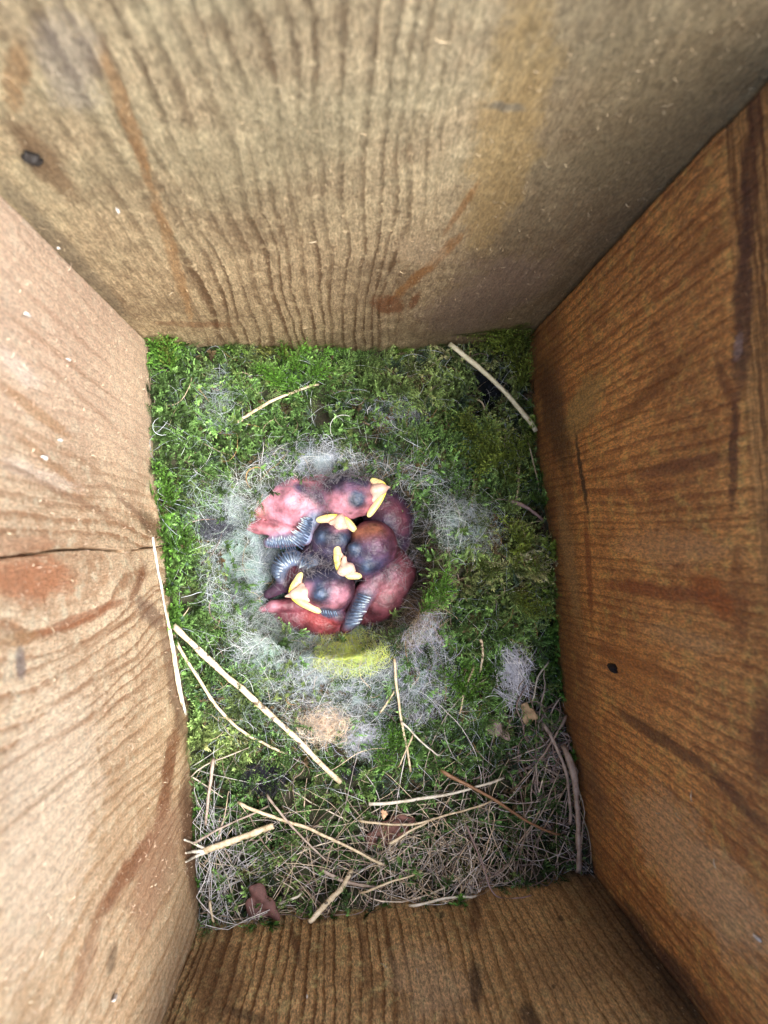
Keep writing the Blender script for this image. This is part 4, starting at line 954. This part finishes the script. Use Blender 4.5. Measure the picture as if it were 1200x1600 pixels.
chick('round headed reddish chick at the front right, beak pointing to the front left corner',
      [((582, 852, -8.5), (572, 868, -8.5), 6.2, 5.4, Kb), ((560, 880, -9), (548, 886, -8.5), 3.6, 2.2, 1.6), ((595, 870, -13), (608, 895, -15), 5, 6.2, Kb), ((608, 895, -15), (598, 932, -15), 6.2, 5.4, Kb), ((598, 935, -15), (575, 960, -16), 4.8, 3.3, Kb), ((622, 895, -13), (618, 935, -13.5), 1.8, 2.0, .8),
       ((572, 925, -10), (552, 965, -10), 2.5, 2.2, .6), ((552, 965, -10), (540, 982, -11), 2.2, 1.3, .6), ((590, 905, -10), (572, 925, -10), 2.5, 2.5, 1.2)],
      [((570, 850, -3), (590, 875, -4), 7.5, PP*1.1, .9), ((556, 832, -5), (585, 830, -4), 3.0, OG*.7, .8), ((566, 872, -5), (584, 885, -5), 4.5, DB*2.2, .85), ((590, 850, -3), (592, 858, -4), 2.5, PP*2.4, .5), ((585, 902, -9), (615, 905, -9), 2.4, DB*2.2, .8), ((600, 925, -8), (625, 915, -9), 5, PK*.85, .8), ((575, 925, -7), (548, 975, -8), 2.6, BW, .92), ((570, 915, -7), (582, 922, -7), 2, PK*.8, .6), ((640, 905, -12), (630, 950, -12), 4, RE*.5, .6)],
      RE*.8, beak=((524, 898), (546, 887), (526, 850), (560, 900), -5.0), eyes=[((553, 858, -4.9), 1.8), ((572, 884, -5.6), 1.6)],
      wings=[([(560, 928), (550, 950), (540, 975)], [(578, 935), (572, 952), (560, 972)], 10, -6.8, -6.4, .24)], down=[(600, 895, -8, 4, 2, 80), (625, 860, -11, 3, 3, 60)])
chick('red bodied chick at the front left, ear hole showing, beak pointing left',
      [((518, 918, -8.5), (503, 918, -8.5), 5.8, 5.6, Kb), ((490, 922, -8.5), (476, 926, -8), 3.4, 2.2, 1.5), ((520, 930, -13), (505, 955, -15), 5, 5.8, Kb), ((505, 960, -15), (450, 962, -14), 5.6, 4.2, Kb), ((505, 968, -14), (530, 985, -15), 4, 3, Kb),
       ((480, 942, -10.5), (425, 948, -10.5), 2.0, 1.6, .5), ((425, 948, -10.5), (402, 955, -10.5), 1.4, .9, .5), ((505, 952, -10), (528, 962, -10), 1.8, 2.2, .7)],
      [((485, 895, -4), (535, 893, -5), 6.2, DB*1.3, .97), ((503, 915, -3), (503, 922, -3), 4.0, DB*2.5, .6), ((520, 930, -4), (530, 930, -5), 3.2, LP*.75, .85), ((485, 935, -6), (520, 942, -6), 1.6, LP*.7, .7), ((485, 922, -5), (475, 925, -6), 2.2, LP*.7, .7), ((490, 965, -9), (515, 975, -9), 3.5, np.array([.24, .04, .04]), .7), ((505, 952, -7), (525, 958, -8), 2.0, BW*.7, .85), ((425, 948, -9), (400, 955, -9), 2, LP*.9, .6), ((525, 936, -4.5), (525, 937, -4.5), .8, RE*.3, .95), ((545, 930, -8), (540, 960, -8), 3, PP, .8)],
      RE, beak=((446, 932), (474, 925), (496, 954), (469, 899), -5.2), eyes=[((503, 927, -4.9), 2.2)],
      wings=[([(505, 962), (515, 966), (528, 966)], [(500, 948), (510, 948), (522, 948)], 8, -8.4, -7.8, .15)], down=[(495, 888, -5, 4, 2, 130)])
# a few hairs lying over the rim of the cup in front of the chicks
